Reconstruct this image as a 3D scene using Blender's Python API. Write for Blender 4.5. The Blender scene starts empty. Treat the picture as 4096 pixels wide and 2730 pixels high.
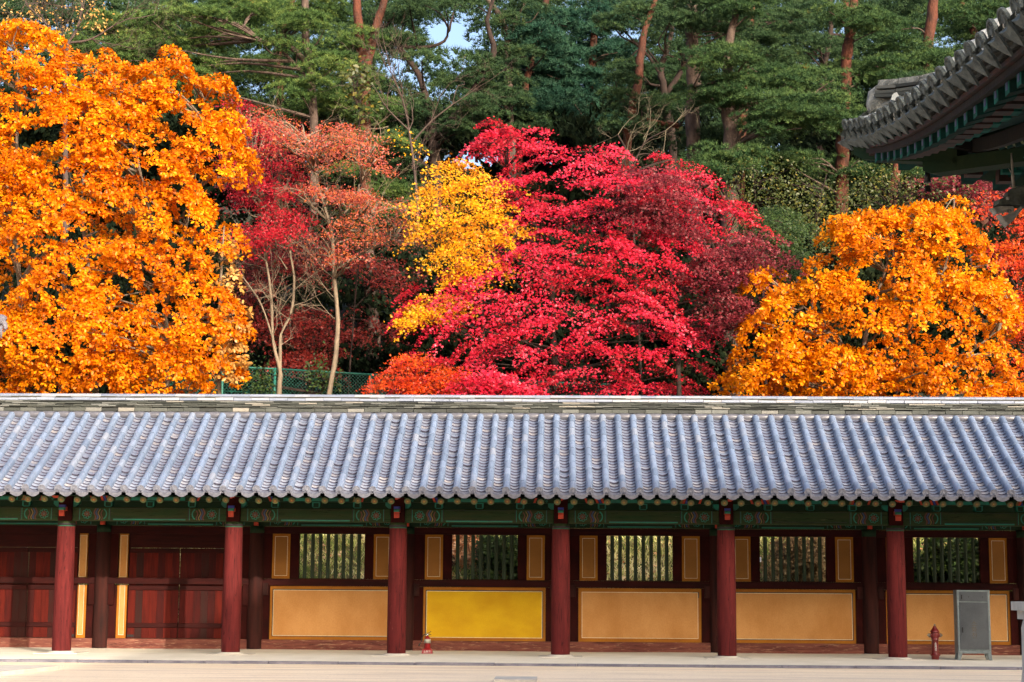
import bpy, math, random
import numpy as np
from mathutils import Matrix, Vector
R = random.Random(11)
N = np.random.default_rng(5)
sc = bpy.context.scene
COL = sc.collection

# ------------------------------------------------------------------ camera
CAM = np.array([-0.0941, -37.2144, 1.4013])
YAW, PITCH, ROLL, FPX = 0.0265, 0.1407, 0.0068, 7000.0
_r = np.array([math.cos(YAW), math.sin(YAW), 0.0])
_h = np.array([-math.sin(YAW), math.cos(YAW), 0.0])
_z = np.array([0, 0, 1.0])
_f = _h * math.cos(PITCH) + _z * math.sin(PITCH)
_u = -_h * math.sin(PITCH) + _z * math.cos(PITCH)
_rr = _r * math.cos(ROLL) + _u * math.sin(ROLL)
_uu = -_r * math.sin(ROLL) + _u * math.cos(ROLL)
cam = bpy.data.cameras.new('camera')
cam.sensor_width = 36.0
cam.lens = FPX / 4096 * 36.0
cam.clip_start, cam.clip_end = 0.3, 3000
camo = bpy.data.objects.new('camera', cam)
COL.objects.link(camo)
camo.matrix_world = Matrix(((_rr[0], _uu[0], -_f[0], CAM[0]), (_rr[1], _uu[1], -_f[1], CAM[1]),
                            (_rr[2], _uu[2], -_f[2], CAM[2]), (0, 0, 0, 1)))
sc.camera = camo

def ray(px, py):
    return _rr * ((px - 2048) / FPX) + _uu * ((1365 - py) / FPX) + _f
def at(px, py, Y):                       # measured point on the photograph, taken at a distance plane y = Y
    d = ray(px, py); t = (Y - CAM[1]) / d[1]
    return CAM + d * t
def atx(px, py, X):
    d = ray(px, py); t = (X - CAM[0]) / d[0]
    return CAM + d * t
K = 4096 / 2353.0
def D(x, y, Y): return at(x * K, y * K, Y)

# ------------------------------------------------------------------ light
SUN_EL, SUN_AZ = math.radians(17.0), math.radians(149)
w = bpy.data.worlds.new('World'); sc.world = w; w.use_nodes = True
nt = w.node_tree; bg = nt.nodes['Background']
sky = nt.nodes.new('ShaderNodeTexSky'); sky.sky_type = 'NISHITA'
sky.sun_disc = False; sky.sun_elevation = SUN_EL; sky.sun_rotation = SUN_AZ
sky.air_density = 0.8; sky.dust_density = 7.0; sky.ozone_density = 1.0; sky.altitude = 50
nt.links.new(sky.outputs[0], bg.inputs[0]); bg.inputs[1].default_value = 0.15
sl = bpy.data.lights.new('sun', 'SUN'); sl.energy = 2.0; sl.angle = math.radians(0.6); sl.color = (1.0, 0.88, 0.72)
so = bpy.data.objects.new('sun', sl); COL.objects.link(so)
_sd = Vector((math.sin(SUN_AZ) * math.cos(SUN_EL), math.cos(SUN_AZ) * math.cos(SUN_EL), math.sin(SUN_EL)))
so.rotation_euler = (-_sd).to_track_quat('-Z', 'Y').to_euler(); so.location = (10, -30, 30)
sc.view_settings.view_transform = 'Standard'; sc.view_settings.look = 'None'
sc.view_settings.exposure = 1.7; sc.view_settings.gamma = 1.0; sc.view_settings.use_curve_mapping = False

# ------------------------------------------------------------------ helpers
W = {}
def tag(o, label=None, cat=None, group=None, kind=None):
    if label: o['label'] = label
    if cat: o['category'] = cat
    if group: o['group'] = group
    if kind: o['kind'] = kind
    return o
def link(name, data, parent=None, M=None, label=None, kind=None):
    o = bpy.data.objects.new(name, data); COL.objects.link(o)
    M = M if M is not None else Matrix.Identity(4)
    o.matrix_basis = M; W[o] = M
    if parent is not None:
        o.parent = parent; o.matrix_parent_inverse = W[parent].inverted()
    if label: o['label'] = label
    if kind: o['kind'] = kind
    return o
def thing(name, loc, label, cat, group=None):
    o = link(name, None, None, Matrix.Translation(Vector(loc))); o.empty_display_size = 0.3
    return tag(o, label, cat, group)
def mesh(V, F, mat=None, smooth=False, name='mesh'):
    me = bpy.data.meshes.new(name); me.from_pydata([tuple(map(float, v)) for v in V], [], F); me.update()
    if smooth: me.polygons.foreach_set('use_smooth', [True] * len(F))
    if mat: me.materials.append(mat)
    return me
class MB:
    def __init__(s): s.V = []; s.F = []
    def add(s, V, F):
        n = len(s.V); s.V += [tuple(v) for v in V]; s.F += [tuple(i + n for i in f) for f in F]; return s
    def box(s, x0, x1, y0, y1, z0, z1):
        V = [(x, y, z) for z in (z0, z1) for y in (y0, y1) for x in (x0, x1)]
        return s.add(V, [(0, 2, 3, 1), (4, 5, 7, 6), (0, 1, 5, 4), (2, 6, 7, 3), (0, 4, 6, 2), (1, 3, 7, 5)])
    def cbox(s, x0, x1, y0, y1, z0, z1, c=0.01):      # box with chamfered long edges on its front
        V = [(x0, y1, z0), (x1, y1, z0), (x1, y1, z1), (x0, y1, z1),
             (x0, y0 + c, z0), (x1, y0 + c, z0), (x1, y0 + c, z1), (x0, y0 + c, z1),
             (x0 + c, y0, z0 + c), (x1 - c, y0, z0 + c), (x1 - c, y0, z1 - c), (x0 + c, y0, z1 - c)]
        F = [(0, 3, 2, 1), (0, 1, 5, 4), (1, 2, 6, 5), (2, 3, 7, 6), (3, 0, 4, 7),
             (4, 5, 9, 8), (5, 6, 10, 9), (6, 7, 11, 10), (7, 4, 8, 11), (8, 9, 10, 11)]
        return s.add(V, F)
    def tube(s, P, rad, n=6, cap=True):
        P = [np.array(p, float) for p in P]
        if not hasattr(rad, '__len__'): rad = [rad] * len(P)
        ref = np.array([0.13, 0.2, 0.97]); V = []; F = []
        for i, p in enumerate(P):
            d = P[min(i + 1, len(P) - 1)] - P[max(i - 1, 0)]; d = d / (np.linalg.norm(d) + 1e-9)
            r0 = ref if abs(d @ ref) < 0.95 else np.array([1.0, 0, 0])
            a = np.cross(d, r0); a /= np.linalg.norm(a); b = np.cross(d, a)
            for k in range(n):
                t = 2 * math.pi * k / n; V.append(p + rad[i] * (a * math.cos(t) + b * math.sin(t)))
        for i in range(len(P) - 1):
            for k in range(n):
                k2 = (k + 1) % n; F.append((i * n + k, i * n + k2, (i + 1) * n + k2, (i + 1) * n + k))
        if cap: F.append(tuple(range(n))[::-1]); F.append(tuple((len(P) - 1) * n + k for k in range(n)))
        return s.add(V, F)
    def lathe(s, prof, n=16, c=(0, 0, 0)):
        V = []; F = []
        for r, z in prof:
            for k in range(n):
                t = 2 * math.pi * k / n; V.append((c[0] + r * math.cos(t), c[1] + r * math.sin(t), c[2] + z))
        for i in range(len(prof) - 1):
            for k in range(n):
                k2 = (k + 1) % n; F.append((i * n + k, i * n + k2, (i + 1) * n + k2, (i + 1) * n + k))
        F.append(tuple(range(n))[::-1]); F.append(tuple((len(prof) - 1) * n + k for k in range(n)))
        return s.add(V, F)
    def me(s, mat, smooth=False): return mesh(s.V, s.F, mat, smooth)
    def build(s, name, mat, parent=None, smooth=False, **k): return link(name, s.me(mat, smooth), parent, None, **k)
def autosmooth(o, ang=40):
    me = o.data
    try:
        me.polygons.foreach_set('use_smooth', [True] * len(me.polygons)); me.set_sharp_from_angle(angle=math.radians(ang))
    except Exception: pass
    return o
def catmull(P, m=4):
    P = [np.array(p, float) for p in P]
    if len(P) < 3: return P
    Q = [2 * P[0] - P[1]] + P + [2 * P[-1] - P[-2]]; out = []
    for i in range(1, len(Q) - 2):
        for k in range(m):
            t = k / m
            out.append(0.5 * ((2 * Q[i]) + (-Q[i - 1] + Q[i + 1]) * t + (2 * Q[i - 1] - 5 * Q[i] + 4 * Q[i + 1] - Q[i + 2]) * t * t
                              + (-Q[i - 1] + 3 * Q[i] - 3 * Q[i + 1] + Q[i + 2]) * t ** 3))
    out.append(P[-1]); return out

# ------------------------------------------------------------------ materials
def nodes(name):
    m = bpy.data.materials.new(name); m.use_nodes = True
    return m, m.node_tree, m.node_tree.nodes['Principled BSDF']
def ramp(nt, fac, stops, interp='LINEAR'):
    r = nt.nodes.new('ShaderNodeValToRGB'); r.color_ramp.interpolation = interp
    e = r.color_ramp.elements
    while len(e) < len(stops): e.new(0.5)
    for i, (p, c) in enumerate(stops): e[i].position = p; e[i].color = (*c, 1)
    nt.links.new(fac, r.inputs[0]); return r.outputs[0]
def noise(nt, scale, detail=4, vec=None, rough=0.55, dist=0.0):
    n = nt.nodes.new('ShaderNodeTexNoise'); n.inputs['Scale'].default_value = scale; n.inputs['Detail'].default_value = detail
    n.inputs['Roughness'].default_value = rough; n.inputs['Distortion'].default_value = dist
    if vec is not None: nt.links.new(vec, n.inputs['Vector'])
    return n.outputs[0]
def pos(nt, scale=(1, 1, 1)):
    g = nt.nodes.new('ShaderNodeNewGeometry'); m = nt.nodes.new('ShaderNodeMapping')
    m.inputs['Scale'].default_value = scale; nt.links.new(g.outputs['Position'], m.inputs['Vector']); return m.outputs[0]
def mixc(nt, a, b, fac, mode='MIX'):
    m = nt.nodes.new('ShaderNodeMix'); m.data_type = 'RGBA'; m.blend_type = mode
    for s, v in ((6, a), (7, b)):
        if isinstance(v, tuple): m.inputs[s].default_value = (*v, 1)
        else: nt.links.new(v, m.inputs[s])
    if isinstance(fac, float): m.inputs[0].default_value = fac
    else: nt.links.new(fac, m.inputs[0])
    return m.outputs[2]
def math_(nt, op, a, b=None, clamp=False):
    m = nt.nodes.new('ShaderNodeMath'); m.operation = op; m.use_clamp = clamp
    for s, v in ((0, a), (1, b)):
        if v is None: continue
        if isinstance(v, (int, float)): m.inputs[s].default_value = v
        else: nt.links.new(v, m.inputs[s])
    return m.outputs[0]
def bump(nt, bs, h, strength=0.3, dist=0.02):
    b = nt.nodes.new('ShaderNodeBump'); b.inputs['Strength'].default_value = strength; b.inputs['Distance'].default_value = dist
    nt.links.new(h, b.inputs['Height']); nt.links.new(b.outputs[0], bs.inputs['Normal'])
def surf(name, c1, c2, scale=3.0, stretch=(1, 1, 1), rough=0.7, b=0.3, bd=0.01, fine=40, spec=0.4, wear=None, wearamt=0.62, crack=0):
    m, nt, bs = nodes(name)
    v = pos(nt, stretch)
    n1 = noise(nt, scale, 5, v); n2 = noise(nt, fine, 3, v)
    c = mixc(nt, c1, c2, ramp(nt, n1, [(0.35, (0, 0, 0)), (0.68, (1, 1, 1))]))
    c = mixc(nt, c, (0.5, 0.5, 0.5), ramp(nt, n2, [(0.3, (0.28, 0.28, 0.28)), (0.7, (0, 0, 0))]), 'MULTIPLY')
    if wear:
        n3 = noise(nt, scale * 2.7, 6, v, 0.7)
        c = mixc(nt, c, wear, ramp(nt, n3, [(wearamt, (0, 0, 0)), (wearamt + 0.1, (0.8, 0.8, 0.8))]))
    if crack:
        vc = pos(nt, tuple((14 if s_ > 1.5 else 0.55) for s_ in stretch)); nc = noise(nt, 1.0, 3, vc, 0.5, 0.3)
        c = mixc(nt, c, tuple(x * 0.12 for x in c2), ramp(nt, nc, [(0.488, (0, 0, 0)), (0.497, (crack, crack, crack)), (0.503, (crack, crack, crack)), (0.512, (0, 0, 0))]))
    nt.links.new(c, bs.inputs['Base Color']); bs.inputs['Roughness'].default_value = rough
    bs.inputs['Specular IOR Level'].default_value = spec
    bump(nt, bs, n2, b, bd)
    return m
def tilemat(name, stops, attr=None, rough=0.42, spec=0.5):
    m, nt, bs = nodes(name)
    if attr:
        a = nt.nodes.new('ShaderNodeAttribute'); a.attribute_name = attr; r = a.outputs['Fac']
    else:
        a = nt.nodes.new('ShaderNodeObjectInfo'); r = a.outputs['Random']
    c = ramp(nt, r, stops)
    v = pos(nt); n1 = noise(nt, 9, 6, v, 0.65); n2 = noise(nt, 60, 3, v)
    c = mixc(nt, c, (0.72, 0.72, 0.72), ramp(nt, n1, [(0.32, (0.4, 0.4, 0.4)), (0.6, (0, 0, 0))]), 'MULTIPLY')
    n3 = noise(nt, 2.3, 5, v, 0.7)
    c = mixc(nt, c, (0.40, 0.39, 0.34), ramp(nt, n3, [(0.66, (0, 0, 0)), (0.76, (0.22, 0.22, 0.22))]))
    nt.links.new(c, bs.inputs['Base Color']); bs.inputs['Roughness'].default_value = rough
    nt.links.new(ramp(nt, n1, [(0.3, (rough + .15,) * 3), (0.7, (rough - .06,) * 3)]), bs.inputs['Roughness'])
    bs.inputs['Specular IOR Level'].default_value = spec
    bump(nt, bs, n2, 0.25, 0.006)
    return m
def leafmat(name, stops, trans=0.35, rough=0.45, spec=0.35):
    m, nt, bs = nodes(name)
    a = nt.nodes.new('ShaderNodeAttribute'); a.attribute_name = 'rnd'
    c = ramp(nt, a.outputs['Fac'], stops)
    nt.links.new(c, bs.inputs['Base Color']); bs.inputs['Roughness'].default_value = rough
    bs.inputs['Specular IOR Level'].default_value = spec
    t = nt.nodes.new('ShaderNodeBsdfTranslucent'); nt.links.new(c, t.inputs[0])
    x = nt.nodes.new('ShaderNodeMixShader'); x.inputs[0].default_value = trans
    nt.links.new(bs.outputs[0], x.inputs[1]); nt.links.new(t.outputs[0], x.inputs[2])
    nt.links.new(x.outputs[0], nt.nodes['Material Output'].inputs[0]); return m
def flat(name, c, rough=0.6, metal=0.0, spec=0.4):
    m, nt, bs = nodes(name); v = pos(nt); n = noise(nt, 14, 4, v)
    col = mixc(nt, c, tuple(x * 0.7 for x in c), ramp(nt, n, [(0.35, (0, 0, 0)), (0.75, (1, 1, 1))]))
    nt.links.new(col, bs.inputs['Base Color']); bs.inputs['Roughness'].default_value = rough
    bs.inputs['Metallic'].default_value = metal; bs.inputs['Specular IOR Level'].default_value = spec; return m

VS = (6, 6, 0.7)     # grain running up a post
HS = (0.7, 6, 6)     # grain running along a beam
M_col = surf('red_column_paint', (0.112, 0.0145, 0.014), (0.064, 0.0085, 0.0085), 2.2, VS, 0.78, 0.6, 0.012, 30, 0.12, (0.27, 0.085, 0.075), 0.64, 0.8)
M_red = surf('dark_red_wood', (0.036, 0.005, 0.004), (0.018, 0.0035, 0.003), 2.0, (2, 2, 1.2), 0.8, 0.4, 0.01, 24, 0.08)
M_redh = surf('dark_red_beam_wood', (0.036, 0.005, 0.004), (0.018, 0.0035, 0.003), 2.0, HS, 0.75, 0.4, 0.01, 24, 0.12, (0.12, 0.022, 0.013), 0.66)
M_base = surf('faded_sill_wood', (0.20, 0.070, 0.048), (0.11, 0.032, 0.026), 2.2, HS, 0.8, 0.5, 0.012, 22, 0.15, (0.34, 0.20, 0.13), 0.56, 0.6)
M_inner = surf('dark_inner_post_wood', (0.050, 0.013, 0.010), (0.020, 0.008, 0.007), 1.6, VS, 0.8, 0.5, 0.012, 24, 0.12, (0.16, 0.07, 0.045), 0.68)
M_green = surf('green_beam_paint', (0.019, 0.041, 0.015), (0.036, 0.042, 0.017), 1.5, HS, 0.8, 0.5, 0.01, 26, 0.12, (0.11, 0.095, 0.05), 0.63, 0.7)
M_greend = surf('dark_green_paint', (0.010, 0.032, 0.018), (0.017, 0.029, 0.013), 1.5, (1, 1, 1), 0.8, 0.4, 0.01, 26, 0.12)
M_turq = surf('turquoise_paint', (0.010, 0.17, 0.115), (0.02, 0.11, 0.075), 4, (1, 1, 1), 0.6, 0.3, 0.006, 30, 0.3)
M_ored = surf('orange_red_paint', (0.45, 0.050, 0.018), (0.28, 0.028, 0.014), 4, (1, 1, 1), 0.6, 0.3, 0.006, 30, 0.3)
M_blue = surf('blue_paint', (0.03, 0.045, 0.28), (0.04, 0.04, 0.17), 4, (1, 1, 1), 0.6, 0.3, 0.006, 30, 0.3)
M_gold = surf('ochre_paint', (0.36, 0.135, 0.006), (0.28, 0.095, 0.005), 1.6, (1, 1, 1), 0.75, 0.25, 0.006, 40, 0.25)
M_tan = surf('tan_plaster', (0.55, 0.280, 0.098), (0.42, 0.190, 0.055), 1.3, (1, 1, 0.6), 0.9, 0.35, 0.006, 45, 0.1)
M_yel = surf('yellow_plaster', (0.64, 0.39, 0.010), (0.53, 0.29, 0.007), 1.3, (1, 1, 1.6), 0.85, 0.25, 0.006, 45, 0.2)
M_white = flat('white_line_paint', (0.74, 0.68, 0.50), 0.8)
M_black = flat('black_line_paint', (0.02, 0.018, 0.02), 0.7)
M_bar = surf('grey_green_bar_paint', (0.050, 0.072, 0.042), (0.035, 0.055, 0.032), 3, VS, 0.7, 0.4, 0.008, 30, 0.25)
M_flo = surf('pale_floor_plaster', (0.76, 0.71, 0.60), (0.66, 0.61, 0.50), 1.1, (1, 1, 1), 0.9, 0.3, 0.01, 50, 0.2)
M_stone = surf('pale_granite', (0.60, 0.55, 0.47), (0.44, 0.41, 0.36), 5, (1, 1, 1), 0.85, 0.5, 0.01, 70, 0.25)
M_kerb = surf('kerb_granite', (0.20, 0.19, 0.22), (0.12, 0.115, 0.145), 4, (1, 1, 1), 0.85, 0.5, 0.01, 60, 0.25)  # darkened so the kerb face carries the shadow line at its foot
TS = [(0.0, (0.115, 0.155, 0.235)), (0.35, (0.140, 0.182, 0.265)), (0.7, (0.155, 0.205, 0.31)), (0.9, (0.175, 0.215, 0.30)), (1.0, (0.205, 0.23, 0.29))]
M_tile = tilemat('glazed_grey_tile', TS); M_tileA = tilemat('glazed_grey_tile_mass', TS, 'rnd')
CS = [(0.0, (0.13, 0.155, 0.225)), (0.6, (0.165, 0.192, 0.26)), (0.9, (0.195, 0.21, 0.26)), (1.0, (0.24, 0.23, 0.245))]
M_lip = flat('dark_tile_edge', (0.050, 0.045, 0.075), 0.8)
M_ch = tilemat('grey_channel_tile', CS); M_chA = tilemat('grey_channel_tile_mass', CS, 'rnd')
M_end = surf('carved_tile_face', (0.155, 0.165, 0.205), (0.10, 0.105, 0.14), 14, (1, 1, 1), 0.6, 0.7, 0.012, 60, 0.35, (0.30, 0.30, 0.34), 0.60)
RS = [(0.0, (0.014, 0.016, 0.015)), (0.35, (0.035, 0.040, 0.035)), (0.7, (0.065, 0.070, 0.062)), (0.92, (0.12, 0.125, 0.12)), (1.0, (0.22, 0.20, 0.17))]
M_rs = tilemat('weathered_ridge_slab', RS, None, 0.6, 0.4); M_rsA = tilemat('weathered_ridge_slab_mass', RS, 'rnd', 0.6, 0.4)
LS = [(0.0, (0.14, 0.165, 0.23)), (0.5, (0.20, 0.225, 0.29)), (1.0, (0.28, 0.28, 0.30))]
M_rl = tilemat('pale_ridge_tile', LS, None, 0.5, 0.5)
M_mort = surf('ridge_mortar', (0.05, 0.048, 0.04), (0.03, 0.03, 0.026), 6, (1, 1, 1), 0.9)
M_metal = flat('black_metal', (0.03, 0.03, 0.03), 0.4, 0.6)
M_bark = surf('grey_pine_bark', (0.105, 0.075, 0.062), (0.040, 0.028, 0.024), 3.0, (1.5, 1.5, 0.8), 0.9, 1.0, 0.05, 9, 0.2)
M_barkr = surf('orange_pine_bark', (0.100, 0.033, 0.020), (0.038, 0.018, 0.013), 2.2, (1.5, 1.5, 0.7), 0.85, 0.9, 0.04, 10, 0.2)
M_barkm = surf('grey_maple_bark', (0.21, 0.165, 0.12), (0.12, 0.095, 0.07), 3.0, (2, 2, 0.8), 0.85, 0.5, 0.02, 14, 0.2)
M_barkd = surf('dark_branch_bark', (0.040, 0.026, 0.022), (0.018, 0.013, 0.012), 3.0, (2, 2, 1), 0.9, 0.5, 0.02, 14, 0.2)
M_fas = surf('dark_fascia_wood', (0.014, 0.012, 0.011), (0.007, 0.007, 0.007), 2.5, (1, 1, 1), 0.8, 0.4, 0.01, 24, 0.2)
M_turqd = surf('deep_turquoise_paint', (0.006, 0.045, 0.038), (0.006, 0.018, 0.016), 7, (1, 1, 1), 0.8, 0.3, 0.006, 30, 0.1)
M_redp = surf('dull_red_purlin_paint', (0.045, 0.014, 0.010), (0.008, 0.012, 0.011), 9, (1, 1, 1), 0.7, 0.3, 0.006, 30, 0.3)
M_ored2 = flat('faded_red_paint', (0.10, 0.024, 0.014)); M_blue2 = flat('faded_blue_paint', (0.026, 0.040, 0.11)); M_gold2 = flat('faded_ochre_paint', (0.17, 0.10, 0.025))
M_tw = surf('brown_twig_bark', (0.075, 0.050, 0.042), (0.045, 0.030, 0.026), 3.0, (2, 2, 1), 0.9)
M_tw2 = surf('pale_twig_bark', (0.13, 0.11, 0.075), (0.08, 0.07, 0.05), 3.0, (2, 2, 1), 0.9)
M_brd = flat('white_board_paint', (0.8, 0.8, 0.82))
M_roll = flat('dark_glazed_roll', (0.10, 0.10, 0.12), 0.35, 0, 0.6)
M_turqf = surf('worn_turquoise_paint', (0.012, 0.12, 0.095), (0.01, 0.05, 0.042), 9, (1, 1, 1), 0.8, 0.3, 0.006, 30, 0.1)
# ------------------------------------------------------------------ terrain
def hz(x, y):
    x = np.asarray(x, float); y = np.asarray(y, float)
    z = np.interp(y, [-400, 3.9, 4.6, 7.0, 10.5, 12.4, 40, 70, 120, 400], [-0.11, -0.11, 0.10, 0.45, 2.7, 5.4, 10.5, 22, 40, 92])
    b = np.clip((y - 5) / 6, 0, 1)
    return z + b * (0.25 * np.sin(x * 0.45 + 1) * np.sin(y * 0.5) - 0.02 * x + 0.12 * np.sin(x * 1.7 + y))
def terrain():
    ys = np.concatenate([[-300, -120, -60, -40], np.arange(-38, 3.8, 2.0), np.arange(3.9, 20, 0.5), np.arange(21, 60, 2.0), np.arange(64, 400, 16)])
    xs = np.concatenate([np.arange(-300, -32, 24), np.arange(-30, 30.1, 1.0), np.arange(36, 301, 24)])
    X, Y = np.meshgrid(xs, ys); Z = hz(X, Y)
    V = np.stack([X, Y, Z], -1).reshape(-1, 3); nx = len(xs)
    F = [(j * nx + i, j * nx + i + 1, (j + 1) * nx + i + 1, (j + 1) * nx + i) for j in range(len(ys) - 1) for i in range(nx - 1)]
    m, nt, bs = nodes('ground_material'); v = pos(nt)
    sp = nt.nodes.new('ShaderNodeSeparateXYZ'); g = nt.nodes.new('ShaderNodeNewGeometry'); nt.links.new(g.outputs['Position'], sp.inputs[0])
    v2 = pos(nt, (0.5, 1.5, 1))
    sand = mixc(nt, (0.88, 0.72, 0.52), (0.77, 0.61, 0.43), ramp(nt, noise(nt, 1.1, 7, v2, 0.6), [(0.35, (0, 0, 0)), (0.7, (1, 1, 1))]))
    sand = mixc(nt, sand, (0.46, 0.37, 0.28), ramp(nt, noise(nt, 22, 4, v, 0.7), [(0.54, (0, 0, 0)), (0.68, (0.6, 0.6, 0.6))]))
    sand = mixc(nt, sand, (0.55, 0.42, 0.32), ramp(nt, noise(nt, 0.9, 5, pos(nt, (0.25, 2.2, 1)), 0.6), [(0.50, (0, 0, 0)), (0.62, (0.5, 0.5, 0.5))]))
    soil = mixc(nt, (0.12, 0.10, 0.045), (0.055, 0.07, 0.025), ramp(nt, noise(nt, 1.4, 6, v), [(0.4, (0, 0, 0)), (0.6, (1, 1, 1))]))
    soil = mixc(nt, soil, (0.26, 0.15, 0.07), ramp(nt, noise(nt, 11, 5, v, 0.7), [(0.52, (0, 0, 0)), (0.6, (0.7, 0.7, 0.7))]))
    far = mixc(nt, soil, (0.028, 0.03, 0.018), ramp(nt, math_(nt, 'MULTIPLY', sp.outputs[1], 1 / 30.0), [(0.42, (0, 0, 0)), (0.55, (1, 1, 1))]))
    c = mixc(nt, sand, far, ramp(nt, math_(nt, 'ADD', math_(nt, 'MULTIPLY', sp.outputs[1], 0.05), 0.3), [(0.50, (0, 0, 0)), (0.515, (1, 1, 1))]))
    nt.links.new(c, bs.inputs['Base Color']); bs.inputs['Roughness'].default_value = 0.95; bs.inputs['Specular IOR Level'].default_value = 0.15
    bump(nt, bs, noise(nt, 9, 8, v, 0.7), 0.5, 0.03)
    o = link('ground', mesh(V, F, m, True)); o['kind'] = 'structure'
terrain()

# corridor floor: level under the roof, falling slightly to the kerb
XL, XR = -17.5, 14.0
def floor():
    mb = MB(); xs = np.linspace(XL, XR, 64)
    prof = [(4.0, -0.3), (4.0, 0.0), (-0.5, 0.0), (-1.2, -0.02), (-1.86, -0.055), (-1.86, -0.3)]
    V = []; F = []
    for x in xs:
        for y, z in prof: V.append((x, y, z + (0.006 * math.sin(x * 1.3 + y) if z > -0.2 else 0)))
    k = len(prof)
    for i in range(len(xs) - 1):
        for j in range(k - 1): F.append((i * k + j, i * k + j + 1, (i + 1) * k + j + 1, (i + 1) * k + j))
    o = link('pavement', mesh(V, F, M_flo, False)); o['kind'] = 'structure'
    x = XL; rr = random.Random(3)
    while x < XR:
        L = rr.uniform(1.1, 1.7); x2 = min(x + L, XR)
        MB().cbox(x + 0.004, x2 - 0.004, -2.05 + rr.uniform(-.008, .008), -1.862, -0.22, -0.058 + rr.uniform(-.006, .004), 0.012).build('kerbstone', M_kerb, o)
        x = x2
floor()

# ------------------------------------------------------------------ corridor building
cor = thing('corridor_building', (0, 1.6, 0), 'long open corridor with blue grey tiled roof, red columns and ochre wall panels', 'building')
XC = [3.5 * (i - 3) for i in range(-2, 8)]
for i, d in zip(range(6), (-0.048, 0.038, 0.033, -0.022, -0.040, 0.008)): XC[i + 2] += d
WY = 3.145
XI = [3.5 * (i - 3) for i in range(-2, 8)]
for i, d in zip(range(6), (-0.035, 0.01, -0.035, 0.03, 0.045, -0.0)): XI[i + 2] += d
COLH = 2.77
# roof surface
EY, EZ, TY, TZ = -1.62, 3.38, 1.62, 5.21
def rz(y):
    u = (y - EY) / (TY - EY); return EZ + (TZ - EZ) * (u - 0.10 * u * (1 - u))
def rslope(y): return math.atan((rz(y + .05) - rz(y - .05)) / .1)
PITCHX = 0.3395
nrow = int((XR - XL) / PITCHX)
x0r = at(2091, 1966, EY)[0]; x0r -= round((x0r - XL) / PITCHX) * PITCHX
rows = [x0r + i * PITCHX for i in range(1, nrow)]
# deck under the tiles
V = []; ysd = np.linspace(EY + 0.10, TY + 0.25, 12)
mb = MB()
for y in ysd:
    z = rz(min(y, TY)) if y <= TY else rz(TY) + (y - TY) * 0.5
    for x in (XL, XR): V += [(x, y, z - 0.20), (x, y, z - 0.13)]
F = []
for j in range(len(ysd) - 1):
    a = j * 4; b = a + 4
    F += [(a, b, b + 2, a + 2), (a + 1, a + 3, b + 3, b + 1), (a, a + 1, b + 1, b), (a + 2, b + 2, b + 3, a + 3)]
F += [(0, 2, 3, 1)]
# back slope, plain, mirrored
n = len(V)
ridge_y = 1.88
for y, x in [(y, x) for y in (ridge_y, 5.3) for x in (XL, XR)]:
    z = 5.15 - (y - ridge_y) * 0.54; V += [(x, y, z - 0.2), (x, y, z)]
F += [(n, n + 2, n + 6, n + 4), (n + 1, n + 5, n + 7, n + 3), (n, n + 4, n + 5, n + 1), (n + 2, n + 3, n + 7, n + 6), (n + 4, n + 6, n + 7, n + 5)]
roof = link('roof', mesh(V, F, M_greend), cor)
# cover tiles
RT = 0.0735
def cover_mesh(L, r=RT, r2=None, end=False):
    r2 = r2 or r * 0.93; V = []; F = []; n = 8
    for (y, rr) in ((0, r), (L, r2)):
        for k in range(n + 1):
            t = math.pi * k / n; V.append((rr * math.cos(t), y, rr * math.sin(t)))
        V.append((-rr, y, -0.045)); V.append((rr, y, -0.045))
    m = n + 3
    for k in range(n): F.append((k, k + 1, m + k + 1, m + k))
    F.append((n, n + 1, m + n + 1, m + n)); F.append((n + 2, 0, m, m + n + 2))
    F.append(tuple(range(n + 1)) + (n + 1, n + 2)); F.append(tuple(m + i for i in list(range(n + 1)) + [n + 1, n + 2])[::-1])
    return V, F
TL = 0.327
def quat_mat(loc, rx, ry=0, rz_=0):
    return Matrix.Translation(Vector(loc)) @ Matrix.Rotation(rz_, 4, 'Z') @ Matrix.Rotation(rx, 4, 'X') @ Matrix.Rotation(ry, 4, 'Y')
class Mass:            # many copies of one small shape joined in one mesh, with a random value for each
    def __init__(s): s.V = []; s.F = []; s.r = []
    def add(s, V, F, M, rv):
        n = len(s.V); A = np.array(M); v = np.array(V) @ A[:3, :3].T + A[:3, 3]
        s.V += v.tolist(); s.F += [tuple(i + n for i in f) for f in F]; s.r += [rv] * len(V)
    def build(s, name, mat, parent, smooth=True):
        me = mesh(s.V, s.F, mat); a = me.attributes.new('rnd', 'FLOAT', 'POINT'); a.data.foreach_set('value', s.r)
        o = link(name, me, parent, kind='stuff')
        return autosmooth(o, 35) if smooth else o
cvV, cvF = cover_mesh(TL); cv_me = mesh(cvV, cvF, M_tile); o_ = bpy.data.objects.new('t', cv_me); autosmooth(o_, 35); bpy.data.objects.remove(o_)
s_tot = math.hypot(TY - EY, TZ - EZ)
mass = Mass(); cnt = 0
ncov = 11
def ypos(s):           # arc length to y (nearly straight)
    return EY + s * (TY - EY) / s_tot
inview = [x for x in rows if -11.75 < x < 10.4]
for k in range(ncov + 1):
    for x in rows:
        s = k * TL * 1.03 + 0.02; y = ypos(s)
        if y > TY - 0.05: continue
        jx = R.uniform(-.006, .006); jr = R.uniform(-.012, .012)
        M = quat_mat((x + jx, y, rz(y) + R.uniform(0, .006)), rslope(y + .15) - 0.012, 0, jr)
        if x in inview and cnt < 300 and k < 5: link('cover_tile', cv_me, roof, M); cnt += 1
        else: mass.add(cvV, cvF, M, R.random())
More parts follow.
